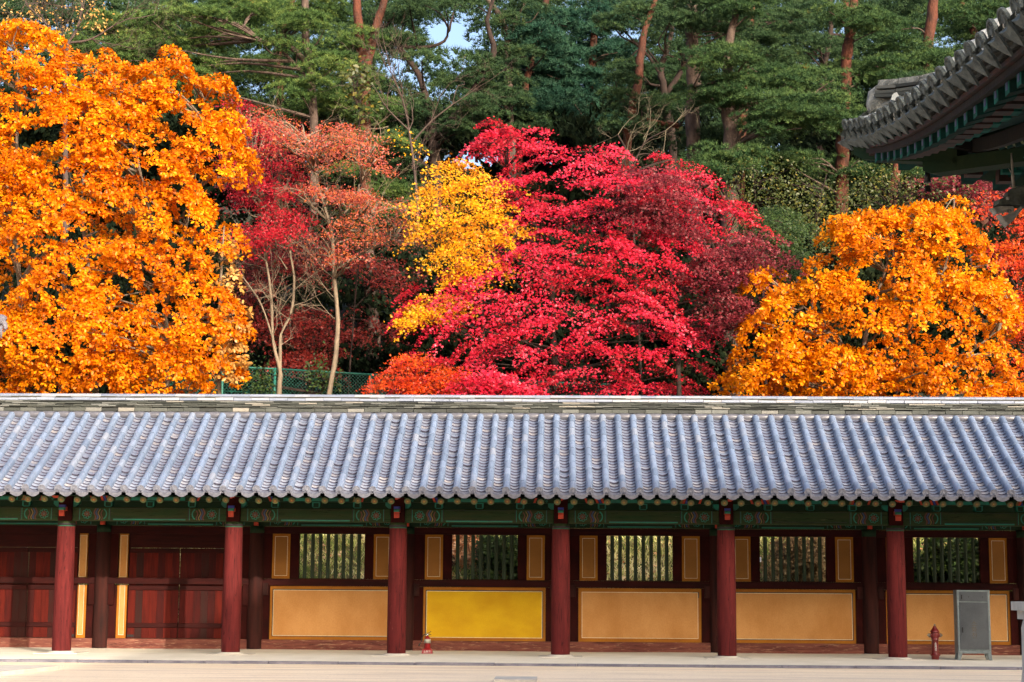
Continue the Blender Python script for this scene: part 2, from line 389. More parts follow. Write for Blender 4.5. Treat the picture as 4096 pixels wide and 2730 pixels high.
mass.build('cover_tile', M_tileA, roof)
# round end discs of the lowest cover tiles
dm = MB()
dm.add([(0.079 * math.cos(2 * math.pi * k / 16), -0.0, 0.079 * math.sin(2 * math.pi * k / 16)) for k in range(16)] +
       [(0.079 * math.cos(2 * math.pi * k / 16), -0.022, 0.079 * math.sin(2 * math.pi * k / 16)) for k in range(16)] +
       [(0.064 * math.cos(2 * math.pi * k / 16), -0.022, 0.064 * math.sin(2 * math.pi * k / 16)) for k in range(16)] +
       [(0.060 * math.cos(2 * math.pi * k / 16), -0.014, 0.060 * math.sin(2 * math.pi * k / 16)) for k in range(16)] +
       [(0.030 * math.cos(2 * math.pi * k / 16), -0.014, 0.030 * math.sin(2 * math.pi * k / 16)) for k in range(16)] +
       [(0.026 * math.cos(2 * math.pi * k / 16), -0.023, 0.026 * math.sin(2 * math.pi * k / 16)) for k in range(16)],
       [(j * 16 + k, j * 16 + (k + 1) % 16, (j + 1) * 16 + (k + 1) % 16, (j + 1) * 16 + k) for j in range(5) for k in range(16)] + [tuple(80 + k for k in range(16))])
for k in range(8):
    a = 2 * math.pi * k / 8; dm.box(0.045 * math.cos(a) - .005, 0.045 * math.cos(a) + .005, -0.021, -0.012, 0.045 * math.sin(a) - .005, 0.045 * math.sin(a) + .005)
disc_me = dm.me(M_end)
for x in rows: link('tile_end', disc_me, roof, quat_mat((x + R.uniform(-.006, .006), ypos(0.02) - 0.004, rz(EY) + R.uniform(-.008, .008)), R.uniform(0.10, .22)))
# channel tiles: shallow curved trays overlapping
CW = PITCHX - 0.085
def channel_mesh(L=0.20, w=CW, th=0.026):
    V = []; F = []; n = 6
    for (y, dz) in ((0, 0.0), (L, 0.0)):
        for zz in (0, -th):
            for k in range(n + 1):
                u = 2 * k / n - 1; V.append((u * w / 2, y, 0.050 * u * u + zz + dz))
    m = n + 1
    for k in range(n):
        F += [(k, k + 1, 2 * m + k + 1, 2 * m + k), (m + k, 3 * m + k, 3 * m + k + 1, m + k + 1), (k, m + k, m + k + 1, k + 1)]
    return V, F
chV, chF = channel_mesh(); ch_me = mesh(chV, chF, M_ch); ch_me.materials.append(M_lip); ch_me.polygons.foreach_set('material_index', [1 if i % 3 == 2 else 0 for i in range(len(chF))]); ch_me.polygons.foreach_set('use_smooth', [i % 3 == 0 for i in range(len(chF))])
mass = Mass(); cnt = 0; CP = 0.1415; nch = int(s_tot / CP) + 1
chx = [x + PITCHX / 2 for x in rows]
for k in range(1, nch):
    for x in chx:
        y = ypos(k * CP - 0.03); 
        if y > TY: continue
        lift = R.uniform(0, .006) + (0.02 if R.random() < .03 else 0)
        M = quat_mat((x + R.uniform(-.004, .004), y, rz(y) - 0.070 + lift), rslope(y) - 0.17, 0, R.uniform(-.02, .02))
        if -11.9 < x < 10.6 and cnt < 300 and k < 6: link('channel_tile', ch_me, roof, M); cnt += 1
        else: mass.add(chV, chF, M, R.random())
_o = mass.build('channel_tile', M_chA, roof, False); _o.data.materials.append(M_lip); _o.data.polygons.foreach_set('material_index', [1 if (i % len(chF)) % 3 == 2 else 0 for i in range(len(_o.data.polygons))])
# drip tiles: crescent faces hanging at the eave
V = []; F = []; n = 12
for yy in (0.0, -0.018):
    for k in range(n + 1):
        u = 2 * k / n - 1; V.append((u * (CW / 2 + .035), yy + (0.30 if False else 0), 0.050 * u * u * 1.25))
        V.append((u * (CW / 2 + .035) * (0.93 - 0.0 * abs(u)), yy, 0.050 * u * u * 1.25 - 0.012 - 0.075 * (max(0, 1 - u * u)) ** 0.45))
m = 2 * (n + 1)
for k in range(n):
    a = 2 * k
    F += [(a, a + 1, a + 3, a + 2), (m + a, m + a + 2, m + a + 3, m + a + 1), (a + 1, m + a + 1, m + a + 3, a + 3), (a, a + 2, m + a + 2, m + a)]
n0 = len(V)
for (y) in (0.0, 0.30):
    for k in range(n // 2 + 1):
        u = 2 * k / (n // 2) - 1; V.append((u * (CW / 2 + .03), y, 0.050 * u * u * 1.25 + 0.001))
q = n // 2 + 1
for k in range(q - 1): F.append((n0 + k, n0 + k + 1, n0 + q + k + 1, n0 + q + k))
# raised rim and relief dots on the crescent face
mbd = MB(); mbd.add(V, F)
for u in (-0.5, -0.25, 0, 0.25, 0.5):
    cx = u * CW / 1.1; cz = 0.05 * u * u * 1.25 * 4 * .3 - 0.045
    mbd.add([(cx + .012 * math.cos(t), -0.0215, cz + .012 * math.sin(t)) for t in [i * math.pi / 3 for i in range(6)]] , [(5, 4, 3, 2, 1, 0)])
drip_me = mbd.me(M_end)
for x in chx: link('drip_tile', drip_me, roof, quat_mat((x + R.uniform(-.005, .005), EY - 0.005, rz(EY) - 0.083 + R.uniform(-.005, .005)), 0.42))
# ridge
def zc(py, Y): return at(2245, py, Y)[2]
ridge_core = MB(); ridge_core.box(XL, XR, 1.80, 2.02, 5.0, zc(1592, 1.8)).box(XL, XR, 1.66, 2.14, 4.85, 5.16)
ridge = ridge_core.build('ridge', M_mort, cor)
def course(zt, zb, y0, L, mat, name, jit=0.0, depth=0.2, roundf=False, off=0.0, ytil=0.0):
    x = XL + off; me_cache = []
    for q in range(5):
        h = zt - zb
        m = MB()
        if roundf:
            V = []; n = 6
            for xx in (0.0, L - 0.004):
                for k in range(n + 1):
                    t = math.pi * k / n; V.append((xx, depth / 2 - depth / 2 * math.cos(t), h * math.sin(t)))
            Fq = [(k, k + 1, n + 1 + k + 1, n + 1 + k) for k in range(n)] + [tuple(range(n + 1))[::-1], tuple(range(n + 1, 2 * n + 2))]
            m.add(V, Fq)
        else:
            c = 0.006; hh = h * (0.82 + 0.04 * q); m.cbox(0.0, L - 0.006, 0, depth, 0, hh, c)
        me_cache.append(m.me(mat))
    while x < XR - 0.05:
        o = link(name, R.choice(me_cache), ridge, Matrix.Translation(Vector((x, y0 + R.uniform(-jit, jit), zb + R.uniform(-jit, jit) * .25))) @ Matrix.Rotation(R.uniform(-1, 1) * jit * 1.2, 4, 'Y') @ Matrix.Rotation(R.uniform(-1, 1) * jit, 4, 'Z') @ Matrix.Rotation(ytil, 4, 'X'))
        x += L
cap_z = zc(1580.5, 1.8)
course(cap_z, zc(1595.5, 1.8), 1.80, 0.338, M_rl, 'ridge_cap_tile', 0.004, 0.20, True)
course(zc(1597, 1.7), zc(1608.5, 1.7), 1.70, 0.405, M_rl, 'ridge_slab', 0.010, 0.38)
zs = np.linspace(zc(1609.5, 1.72), zc(1635, 1.72), 5)
for i in range(4): course(zs[i] - .004, zs[i + 1], 1.70 + 0.012 * i, 0.405, M_rs, 'ridge_slab', 0.016, 0.34, False, (0.1, 0.26, 0.02, 0.19)[i])
course(zc(1637, 1.73), zc(1653.5, 1.73), 1.73, 0.37, M_rs, 'collar_tile', 0.006, 0.12, False, 0.12)
# rolls lying between the tops of the tile rows
V = []; F = []; n = 10
for (xx, r) in ((-PITCHX / 2 + .004, .062), (-PITCHX / 4, .078), (0, .086), (PITCHX / 4, .078), (PITCHX / 2 - .004, .062)):
    for k in range(n): t = 2 * math.pi * k / n; V.append((xx, r * math.cos(t), r * math.sin(t) + (0.080 - r) * .6))
for i in range(4):
    for k in range(n): F.append((i * n + k, i * n + (k + 1) % n, (i + 1) * n + (k + 1) % n, (i + 1) * n + k))
F += [tuple(range(n)), tuple(range(4 * n, 5 * n))[::-1]]
roll_me = mesh(V, F, M_roll, True)
for x in chx: link('ridge_roll_tile', roll_me, ridge, Matrix.Translation(Vector((x, 1.66, zc(1668, 1.62) + 0.005))))
# rounded caps closing the tops of the tile rows
mb = MB().lathe([(0.080, -0.06), (0.080, 0.0), (0.066, 0.035), (0.036, 0.062), (0.008, 0.072)], 12); capm = mb.me(M_tile, True)
for x in rows: link('row_cap_tile', capm, ridge, quat_mat((x, 1.60, zc(1672, 1.6) + .01), rslope(1.5) - math.pi / 2 + 0.2))

# ------------------------------------------------------------------ eave timber
raf_y0, raf_y1 = -1.36, 4.4
def raft_z(y): return 3.165 + (y + 1.36) * math.tan(0.53) * (1 if y < 1.7 else 1) if y < 1.75 else 3.165 + (1.75 + 1.36) * math.tan(.53) - (y - 1.75) * math.tan(.53)
raf_me = MB().tube([(0, 0, 0), (0, 3.55 * math.cos(0), 0)], [0.072, 0.076], 12).me(M_green); 
ra_o = bpy.data.objects.new('t', raf_me); autosmooth(ra_o, 50); bpy.data.objects.remove(ra_o)
# painted flower on the cut end
def disc(mb, cx, cz, r, y, n=12): mb.add([(cx + r * math.cos(2 * math.pi * k / n), y, cz + r * math.sin(2 * math.pi * k / n)) for k in range(n)], [tuple(range(n))])
M_fl0 = flat('rafter_end_green', (0.055, 0.080, 0.024)); M_fl1 = flat('petal_red', (0.20, 0.040, 0.018)); M_fl2 = flat('flower_yellow', (0.28, 0.16, 0.015)); M_fl3 = flat('petal_pink', (0.17, 0.075, 0.035))
fb = MB(); disc(fb, 0, 0, 0.070, -0.004, 14); fb_me = fb.me(M_fl0)
pet = MB()
for k in range(6): disc(pet, 0.034 * math.cos(k * math.pi / 3), 0.034 * math.sin(k * math.pi / 3), 0.013, -0.008, 8)
pet_me = pet.me(M_fl1); pet2_me = pet.me(M_fl3)
ctr = MB(); disc(ctr, 0, 0, 0.019, -0.012, 8); ctr_me = ctr.me(M_fl2)
for i, x in enumerate(rows):
    x = x + 0.004 * (i - len(rows) / 2) * 0.2 + 0.02
    a = R.uniform(-.01, .01)
    M = quat_mat((x, raf_y0 + R.uniform(-.01, .01), raft_z(raf_y0) + R.uniform(-.008, .008)), 0.53, 0, a)
    r_ = link('rafter', raf_me, cor, M)
    link('end_face', fb_me, r_, M); link('flower_petals', R.choice((pet_me, pet2_me)), r_, M); link('flower_centre', ctr_me, r_, M)
# eave boards
mb = MB(); mb.box(XL, XR, -1.52, -1.44, 3.235, 3.30).build('eave_board', M_greend, cor)
# purlin and beams over the outer columns
MB().tube([(XL, 0, 3.78), (XR, 0, 3.78)], 0.15, 14).build('purlin', M_greend, cor, True)
MB().tube([(XL, WY, 3.60), (XR, WY, 3.60)], 0.15, 14).build('purlin', M_greend, cor, True)
def ring(mb, cx, cz, r0, r1, y, a0=0, a1=360, n=20):
    V = []; 
    for k in range(n + 1):
        t = math.radians(a0 + (a1 - a0) * k / n); V += [(cx + r0 * math.cos(t), y, cz + r0 * math.sin(t)), (cx + r1 * math.cos(t), y, cz + r1 * math.sin(t))]
    mb.add(V, [(2 * k, 2 * k + 1, 2 * k + 3, 2 * k + 2) for k in range(n)])
def wave(mb, cx, z0, z1, wdt, y, amp=0.03, s=1):
    V = []; n = 10
    for k in range(n + 1):
        u = k / n; xo = s * amp * math.sin(u * 2 * math.pi * 1.2); z = z0 + (z1 - z0) * u
        V += [(cx + xo - wdt / 2, y, z), (cx + xo + wdt / 2, y, z)]
    mb.add(V, [(2 * k, 2 * k + 2, 2 * k + 3, 2 * k + 1) for k in range(n)])
def beam_decor(x0, x1, z0, z1, y, par, full=True, worn=0):
    h = z1 - z0; zm = (z0 + z1) / 2
    t = MB(); r_ = MB(); b = MB(); g = MB(); k = MB()
    for s, xe in ((1, x0), (-1, x1)):
        c = xe + s * 0.46
        for q in range(8):
            a = q * math.pi / 4 + .2; ring(t, c + 0.074 * math.cos(a), zm + 0.074 * math.sin(a), 0.020, 0.034, y - .003, 0, 360, 8)
            disc(r_, c + 0.047 * math.cos(a), zm + 0.047 * math.sin(a), 0.018, y - .006, 7)
        disc(g, c, zm, 0.028, y - .006, 10); disc(b, c, zm, 0.016, y - .009, 8)
        ring(t, c + s * 0.30, zm, 0.105, 0.130, y - .003, -60 if s > 0 else 120, 60 if s > 0 else 240, 12)
        wave(r_, c + s * 0.17, z0 + .02, z1 - .02, 0.03, y - .003, .02, s); wave(b, c + s * 0.215, z0 + .03, z1 - .03, 0.035, y - .005, .02, s)
        wave(g, c + s * 0.26, z0 + .02, z1 - .04, 0.022, y - .003, .02, s); wave(r_, c + s * 0.315, z0 + .02, z1 - .06, 0.022, y - .004, .015, s)
        for xx in (c - s * 0.17, c + s * 0.50): k.box(xx - .006, xx + .006, y - .003, y, z0 + .01, z1 - .01)
        for xx in (c - s * 0.155, c + s * 0.475): t.box(xx - .006, xx + .006, y - .003, y, z0 + .02, z1 - .02)
    a, bq = x0 + 1.02, x1 - 1.02
    if not worn: t.box(a, bq, y - .004, y, z0 + .015, z0 + .045)
    k.box(a, bq, y - .003, y, z0 + .052, z0 + .060); k.box(a, bq, y - .003, y, z1 - .03, z1 - .024)
    t.build('turquoise_pattern', M_turq, par, kind='stuff'); r_.build('red_pattern', M_ored2, par, kind='stuff'); b.build('blue_pattern', M_blue2, par, kind='stuff'); g.build('ochre_pattern', M_gold2, par, kind='stuff'); k.build('black_lining', M_black, par, kind='stuff')
for i in range(len(XC) - 1):
    a, b = XC[i], XC[i + 1]
    if a < XL or b > XR: continue
    z0, z1 = 2.775, 3.065
    bm = MB().cbox(a + .15, b - .15, -0.115, 0.115, z0, z1, 0.012).build('beam', M_green, cor)
    beam_decor(a, b, z0, z1, -0.1155, bm, True, worn=(i - 2) in (4,))
    # upper plate, dark, with a turquoise board in the middle and striped ends
    up = MB().cbox(a + .15, b - .15, -0.075, 0.075, 3.20, 3.52, 0.006).build('upper_plate', M_greend, cor)
    t = MB(); t.cbox(a + 1.05, b - 1.05, -0.090, -0.0755, 3.215, 3.285, 0.003); t.build('turquoise_board', M_turq, up)
    bl_ = 0; st = {M_ored: MB(), M_blue: MB(), M_gold2: MB(), M_turq: MB()}
    for s, xe in ((1, a), (-1, b)):
        for q, (mm, off) in enumerate(((M_ored, .66), (M_blue, .72), (M_ored, .78), (M_gold2, .83), (M_ored, .44))):
            x_ = xe + s * off
            st[mm].add([(x_ - .024, -.079, 3.50), (x_ + .024, -.079, 3.50), (x_ + .024 + s * .12, -.079, 3.205), (x_ - .024 + s * .12, -.079, 3.205)], [(0, 3, 2, 1)])
        for q in range(4): ring(st[M_turq], xe + s * (0.30 + 0.05 * (q % 2)), 3.24 + 0.045 * q, .012, .024, -.0795, 0, 360, 8)
    for mm, bb in st.items(): bb.build('painted_stripes', mm, up, kind='stuff')
    # small supporting blocks standing on the beam
    for f in (0.25, 0.5, 0.75):
        cx = a + (b - a) * f; k = MB()
        V = [(cx - .055, -.08, 3.068), (cx + .055, -.08, 3.068), (cx + .085, -.08, 3.10), (cx + .085, -.08, 3.198), (cx - .085, -.08, 3.198), (cx - .085, -.08, 3.10)]
        k.add(V + [(x, .08, z) for x, y, z in V], [(0, 1, 2, 3, 4, 5), (11, 10, 9, 8, 7, 6)] + [(i_, 6 + i_, 6 + (i_ + 1) % 6, (i_ + 1) % 6) for i_ in range(6)])
        bl = k.build('support_block', M_turq, cor)
        MB().box(cx - .055, cx + .055, -.084, -.0805, 3.088, 3.175).build('block_face', M_greend, bl)
    # inner beam over the wall
    bi = MB().cbox(XI[i] + .002, XI[i + 1] - .002, WY - .11, WY + .11, 2.792, 3.08, 0.01).build('beam', M_greend, cor)
    beam_decor(XI[i], XI[i + 1], 2.79, 3.08, WY - .1105, bi)
    MB().box(XI[i] + .002, XI[i + 1] - .002, WY - .05, WY + .05, 3.085, 3.46).build('upper_plate', M_greend, cor)
# outer columns
def bracket(mb_list, x):
    pass
for i, x in enumerate(XC):
    if x < XL + .3 or x > XR - .3: continue
    prof = [(0.197, 0.045), (0.200, 0.5), (0.200, 1.2), (0.194, 2.0), (0.184, 2.655)]
    c = MB().lathe(prof, 24, (x, 0, 0)).build('column', M_col, cor, True, label='red outer column'); autosmooth(c, 40)
    MB().lathe([(0.1845, 2.656), (0.1845, 2.72), (0.183, 2.77)], 24, (x, 0, 0)).build('capital_band', M_green, c, True)
    MB().lathe([(0.187, 2.683), (0.187, 2.722)], 24, (x, 0, 0)).build('dark_ring', M_black, c, True)
    MB().lathe([(0.187, 2.658), (0.187, 2.668)], 24, (x, 0, 0)).build('pale_ring', M_turq, c, True)
    MB().lathe([(0.30, -0.06), (0.29, 0.015), (0.26, 0.04), (0.21, 0.048)], 24, (x, 0, 0)).build('plinth', M_stone, c, True)
    MB().cbox(x - .46, x + .46, -.46, .46, -0.06, 0.012, 0.004).build('base_slab', M_stone, c)
    # bracket over the column: red block, projecting tongue and painted arms
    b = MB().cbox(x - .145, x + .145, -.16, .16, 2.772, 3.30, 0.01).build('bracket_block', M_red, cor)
    t = MB(); P = [(-.17, 3.06), (-.34, 3.07), (-.42, 3.02), (-.43, 2.94), (-.40, 2.86), (-.36, 2.86), (-.36, 2.95), (-.30, 3.0), (-.17, 2.98)]
    # tongue drawn in profile, 11 cm wide
    V = [(x - .055, y, z) for y, z in P] + [(x + .055, y, z) for y, z in P]; n = len(P)
    t.add(V, [tuple(range(n)), tuple(range(n, 2 * n))[::-1]] + [(i_, n + i_, n + (i_ + 1) % n, (i_ + 1) % n) for i_ in range(n)])
    t.build('bracket_tongue', M_ored, b)
    MB().cbox(x - .058, x + .058, -.445, -.33, 2.985, 3.04, 0.008).build('tongue_band', M_turq, b)
    MB().cbox(x - .062, x + .062, -.425, -.31, 3.045, 3.10, 0.008).build('tongue_band', M_blue, b)
    for s in (-1, 1):
        V = [(x + s * .15, -.09, 3.068), (x + s * .21, -.09, 3.072), (x + s * .27, -.09, 3.13), (x + s * .27, -.09, 3.195), (x + s * .15, -.09, 3.195)]
        MB().add(V + [(p, .09, q) for p, _, q in V], [(0, 1, 2, 3, 4), (9, 8, 7, 6, 5)] + [(k, 5 + k, 5 + (k + 1) % 5, (k + 1) % 5) for k in range(5)]).build('bracket_arm', M_turq, b)
    MB().tube([(x, -.95, 3.30), (x, -.55, 3.33), (x, .1, 3.42)], [.09, .10, .10], 10).build('beam_end', M_ored, b, True)

M_planks = [surf("door_plank_%d" % i, c1, c2, 2.5, VS, 0.75, 0.4, 0.008, 24, 0.12) for i, (c1, c2) in enumerate((((0.070, 0.006, 0.004), (0.036, 0.004, 0.003)), ((0.048, 0.005, 0.004), (0.024, 0.005, 0.004)), ((0.095, 0.008, 0.004), (0.05, 0.005, 0.003)), ((0.028, 0.011, 0.009), (0.034, 0.005, 0.004))))]
M_tan2 = surf("brown_plaster", (0.29, 0.125, 0.028), (0.235, 0.10, 0.022), 0.9, (1, 1, 1.6), 0.85, 0.25, 0.006, 45, 0.2)
# ------------------------------------------------------------------ back wall
Z_sill, Z_rail0, Z_rail1, Z_win, Z_lin = 0.225, 1.435, 1.60, 2.622, 2.785
def frame_lines(par, x0, x1, z0, z1, y, w_=0.008, black=''):
    m = MB()
    for bx in ((x0, x1, z1 - w_, z1), (x0, x1, z0, z0 + w_), (x0, x0 + w_, z0 + w_, z1 - w_), (x1 - w_, x1, z0 + w_, z1 - w_)): m.box(bx[0], bx[1], y - .003, y, bx[2], bx[3])
    m.build('white_outline', M_white, par)
    if black:
        k = MB(); t = 0.020
        if 't' in black: k.box(x0 - t, x1 + t, y - .0025, y, z1 + .002, z1 + t)
        if 'b' in black: k.box(x0 - t, x1 + t, y - .0025, y, z0 - t * .7, z0 - .002)
        if 'l' in black: k.box(x0 - t, x0 - .002, y - .0025, y, z0, z1)
        if 'r' in black: k.box(x1 + .002, x1 + t, y - .0025, y, z0, z1)
        if 'c' in black: k.box(x1 - .12, x1 + t, y - .0025, y, z1 + .002, z1 + t * .7); k.box(x1 + .002, x1 + t, y - .0025, y, z1 - .12, z1)
        k.build('black_outline', M_black, par)
for i, x in enumerate(XI):
    if x < XL + .3 or x > XR - .3: continue
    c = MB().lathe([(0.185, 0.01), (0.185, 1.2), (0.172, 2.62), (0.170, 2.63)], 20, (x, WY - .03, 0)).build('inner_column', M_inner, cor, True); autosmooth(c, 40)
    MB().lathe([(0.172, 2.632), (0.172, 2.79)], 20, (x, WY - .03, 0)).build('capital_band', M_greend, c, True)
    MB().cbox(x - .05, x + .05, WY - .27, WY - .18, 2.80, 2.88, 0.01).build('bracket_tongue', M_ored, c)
YF = WY - 0.075      # front face of framing
for i in range(len(XI) - 1):
    a, b = XI[i], XI[i + 1]
    if a < XL or b > XR: continue
    idx = i - 2      # -1,0 = doors; 1..5 = windows
    mid = (a + b) / 2
    lo, hi = a + .155, b - .155
    if idx <= 0:
        fr = MB().cbox(lo, hi, YF, WY + .06, Z_win - .02, Z_lin, .006).build('lintel', M_redh, cor)
        si = MB().cbox(lo + .0, hi, YF - .02, WY + .08, -.02, Z_sill - .005, .01).build('door_sill', M_base, cor)
        for s, e in ((1, lo), (-1, hi)):
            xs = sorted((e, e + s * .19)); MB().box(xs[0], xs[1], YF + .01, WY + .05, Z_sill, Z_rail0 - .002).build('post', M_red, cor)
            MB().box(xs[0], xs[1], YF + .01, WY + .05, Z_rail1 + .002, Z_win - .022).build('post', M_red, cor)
            xs = sorted((e + s * .005, e + s * .14)); MB().cbox(xs[0], xs[1], YF - .06, YF + .008, 0.98, Z_rail1 + .004, .006).build('latch_block', M_red, cor)
            xs = sorted((e + s * .195, e + s * .435))
            p = MB().box(xs[0], xs[1], YF + .03, WY + .03, Z_sill, Z_rail0 - .002).build('wall_panel', M_gold, cor)
            MB().box(xs[0] + .075, xs[1] - .075, YF + .027, YF + .0299, Z_sill + .09, Z_rail0 - .004).build('panel_field', M_tan, p)
            frame_lines(p, xs[0] + .06, xs[1] - .06, Z_sill + .075, Z_rail0 - .004, YF + .0265)
            p = MB().box(xs[0] + .02, xs[1] - .02, YF + .03, WY + .03, Z_rail1 + .002, Z_win - .022).build('wall_panel', M_gold, cor)
            MB().box(xs[0] + .04, xs[1] - .04, YF + .027, YF + .0299, Z_rail1 + .01, Z_win - .06).build('panel_field', M_tan, p)
            frame_lines(p, xs[0] + .04, xs[1] - .04, Z_rail1 + .01, Z_win - .06, YF + .0265, .006)
            xs = sorted((e + s * .437, mid - s * 1.17)); MB().cbox(xs[0], xs[1], YF, WY + .05, Z_sill, Z_rail0 - .002, .005).build('post', M_red, cor)
            MB().cbox(xs[0], xs[1], YF, WY + .05, Z_rail1 + .002, Z_win - .022, .005).build('post', M_red, cor)
        MB().cbox(lo, hi, YF - .085, YF - .0, Z_rail0 + .02, Z_rail1, .006).build('rail', M_redh, cor)
        MB().cbox(mid - 1.165, mid + 1.165, YF + .01, YF + .08, 2.28, Z_win - .022, .004).build('transom', M_redh, cor)
        for s in (-1, 1):
            x_in, x_out = mid + s * .007, mid + s * 1.165; q0, q1 = min(x_in, x_out), max(x_in, x_out)
            leaf = MB().box(q0 + .003, q1 - .003, YF + .0725, YF + .085, Z_sill + .006, 2.275).build('door_leaf', M_redh, cor)
            for z in (0.52, 1.37, 2.22): MB().cbox(q0 + .002, q1 - .002, YF + .012, YF + .04, z - .055, z + .055, .01).build('door_rail', M_redh, leaf)
            n = 7; ww = (q1 - q0) / n
            for k in range(n):
                pl = MB().cbox(q0 + k * ww + .001, q0 + (k + 1) * ww - .001, YF + .0405, YF + .072, Z_sill + .006, 2.275, .002)
                pl.build('plank', R.choice(M_planks), leaf)
            for xx in (x_out - s * .16,): MB().box(min(xx, x_out), max(xx, x_out), YF + .036, YF + .0402, 0.25, 0.31).build('iron_strap', M_metal, leaf)
    else:
        MB().cbox(lo, hi, YF, WY + .06, Z_win, Z_lin, .006).build('lintel', M_redh, cor)
        MB().cbox(lo, hi, YF - .03, WY + .06, Z_rail0, Z_rail1 - .002, .008).build('rail', M_redh, cor)
        MB().cbox(lo, hi, YF - .03, WY + .06, -.02, Z_sill - .002, .012).build('sill_beam', M_base, cor)
        # lower panel
        x0, x1 = mid - 1.395, mid + 1.395
        p = MB().box(x0, x1, YF + .025, WY + .04, Z_sill, Z_rail0 - .002).build('wall_panel', M_gold, cor)
        fm = M_yel if idx == 2 else M_tan
        f0, f1, g0, g1 = x0 + .075, x1 - .075, Z_sill + (.085 if idx != 2 else .07), Z_rail0 - .09
        MB().box(f0, f1, YF + .021, YF + .0249, g0, g1).build('panel_field', fm, p, label='bright yellow painted panel field' if idx == 2 else None)
        frame_lines(p, f0, f1, g0, g1, YF + .0208, .009, {1: 'tbl', 2: 'trl', 3: 'c', 4: 'tbr', 5: 'tbr'}.get(idx, 'tb'))
        for s, e in ((1, lo), (-1, hi)):
            xs = sorted((e, mid - s * 1.397)); MB().box(xs[0], xs[1], YF, WY + .05, Z_sill, Z_rail0 - .002).build('post', M_red, cor)
            xs = sorted((e + s * .01, e + s * .14)); k_ = MB().cbox(xs[0], xs[1], YF - .07, YF - .002, 1.22, 1.50, .01).build('latch_block', M_inner, cor)
            # upper side panels
            u0, u1 = sorted((mid - s * 1.37, mid - s * .96))
            xs = sorted((e, mid - s * 1.372)); MB().box(xs[0], xs[1], YF, WY + .05, Z_rail1, Z_win - .002).build('post', M_red, cor)
            p2 = MB().box(u0, u1, YF + .02, WY + .04, Z_rail1, Z_win - .002).build('wall_panel', M_gold, cor)
            MB().box(u0 + .06, u1 - .06, YF + .016, YF + .0199, Z_rail1 + .065, Z_win - .062).build('panel_field', M_tan2, p2)
            frame_lines(p2, u0 + .06, u1 - .06, Z_rail1 + .065, Z_win - .062, YF + .0158, .007)
            xs = sorted((mid - s * .958, mid - s * .7525)); wj = MB().cbox(xs[0], xs[1], YF, WY + .06, Z_rail1, Z_win - .002, .005)
            if s == 1: win = MB().box(mid - .7525, mid + .7525, YF + .02, WY + .05, Z_rail1, Z_rail1 + .012).build('window', M_red, cor)
            wj.build('window_jamb', M_red, win)
        for k in range(8):
            bx = mid - .7525 + .128 + k * .1775; h = .043
            V = [(bx - h, WY, Z_rail1 + .002), (bx, WY - h, Z_rail1 + .002), (bx + h, WY, Z_rail1 + .002), (bx, WY + h, Z_rail1 + .002)]
            V += [(p_, q_, Z_win - .004) for p_, q_, _ in V]
            MB().add(V, [(3, 2, 1, 0), (4, 5, 6, 7)] + [(j, (j + 1) % 4, 4 + (j + 1) % 4, 4 + j) for j in range(4)]).build('window_bar', M_bar, win)
# ------------------------------------------------------------------ main hall: the upswept roof corner that reaches in from the right
XE = CAM[0] + 3.25
_pts = [(290, 805), (405, 770), (490, 745), (590, 715), (700, 650), (820, 545), (920, 455), (1030, 345), (1130, 270), (1270, 140), (1390, 50)]
_q = np.array([atx(3200 + a / 1.568, b / 1.568, XE) for a, b in _pts])
YCR = float(_q[0, 1])
_c3 = np.polyfit(_q[:, 1], _q[:, 2], 3)
Z_B = float(np.polyval(_c3, -25.5))
def ze(y):
    y = np.asarray(y, float); z = np.polyval(_c3, np.clip(y, -25.5, YCR + .3)); return z
def up(d): return float(ze(YCR - d)) - Z_B
def zroof(x, y):
    t = max(0.0, x - XE); s = max(0.0, YCR - y); m = min(t, s, 10.6, max(0, XE + 43 - x)); d = max(t, s)
    # inward distance m; distance from the corner along the eave d
    return Z_B + 0.40 * m + 0.036 * m * m + up(max(d, 0) - 0 * m) * max(0, 1 - m / 7.0)
hall = thing('temple_hall', (9.5, -26, 0), 'upswept tiled roof corner of a temple hall with painted timber eaves at upper right', 'building')
# roof skin, both slopes; unseen part raised and lengthened to shade the right bays
V = []; F = []; gx = list(np.arange(XE + .06, XE + 3, 0.25)) + list(np.arange(XE + 3.2, XE + 42.2, .8)); gy = [YCR - .06 - (g - XE - .06) for g in gx if g < XE + 10] + list(np.arange(YCR - 10.2, YCR - 34, -2.0))
HX = XE + 42.0
for y in gy:
    for x in gx: V.append((x, y, zroof(x, y) - 0.12))
nx = len(gx)
F = [(j * nx + i, j * nx + i + 1, (j + 1) * nx + i + 1, (j + 1) * nx + i) for j in range(len(gy) - 1) for i in range(nx - 1)]
n = len(V); V += [(x, y, z - 0.07) for x, y, z in V]; F += [tuple(i + n for i in f[::-1]) for f in F]
M_old = tilemat('old_lichened_tile', [(0.0, (0.20, 0.225, 0.23)), (0.4, (0.32, 0.345, 0.34)), (0.75, (0.46, 0.48, 0.46)), (1.0, (0.58, 0.58, 0.55))], None, 0.75, 0.25)
M_oldr = surf('lichened_ridge_cap', (0.20, 0.21, 0.20), (0.08, 0.085, 0.08), 9, (1, 1, 1), 0.85, 0.9, 0.02, 40, 0.2, (0.34, 0.34, 0.31), 0.55)
M_oldc = surf('lichened_tile_crust', (0.30, 0.31, 0.29), (0.10, 0.11, 0.105), 9, (1, 1, 1), 0.85, 0.9, 0.02, 40, 0.2, (0.50, 0.50, 0.45), 0.55)
hroof = link('roof', mesh(V, F, M_oldc), hall)
hcov = mesh([(v[0] * 1.2, v[1] * 1.15, v[2] * 1.2) for v in cvV], cvF, M_old, True); o_ = bpy.data.objects.new('t', hcov); autosmooth(o_, 35); bpy.data.objects.remove(o_)
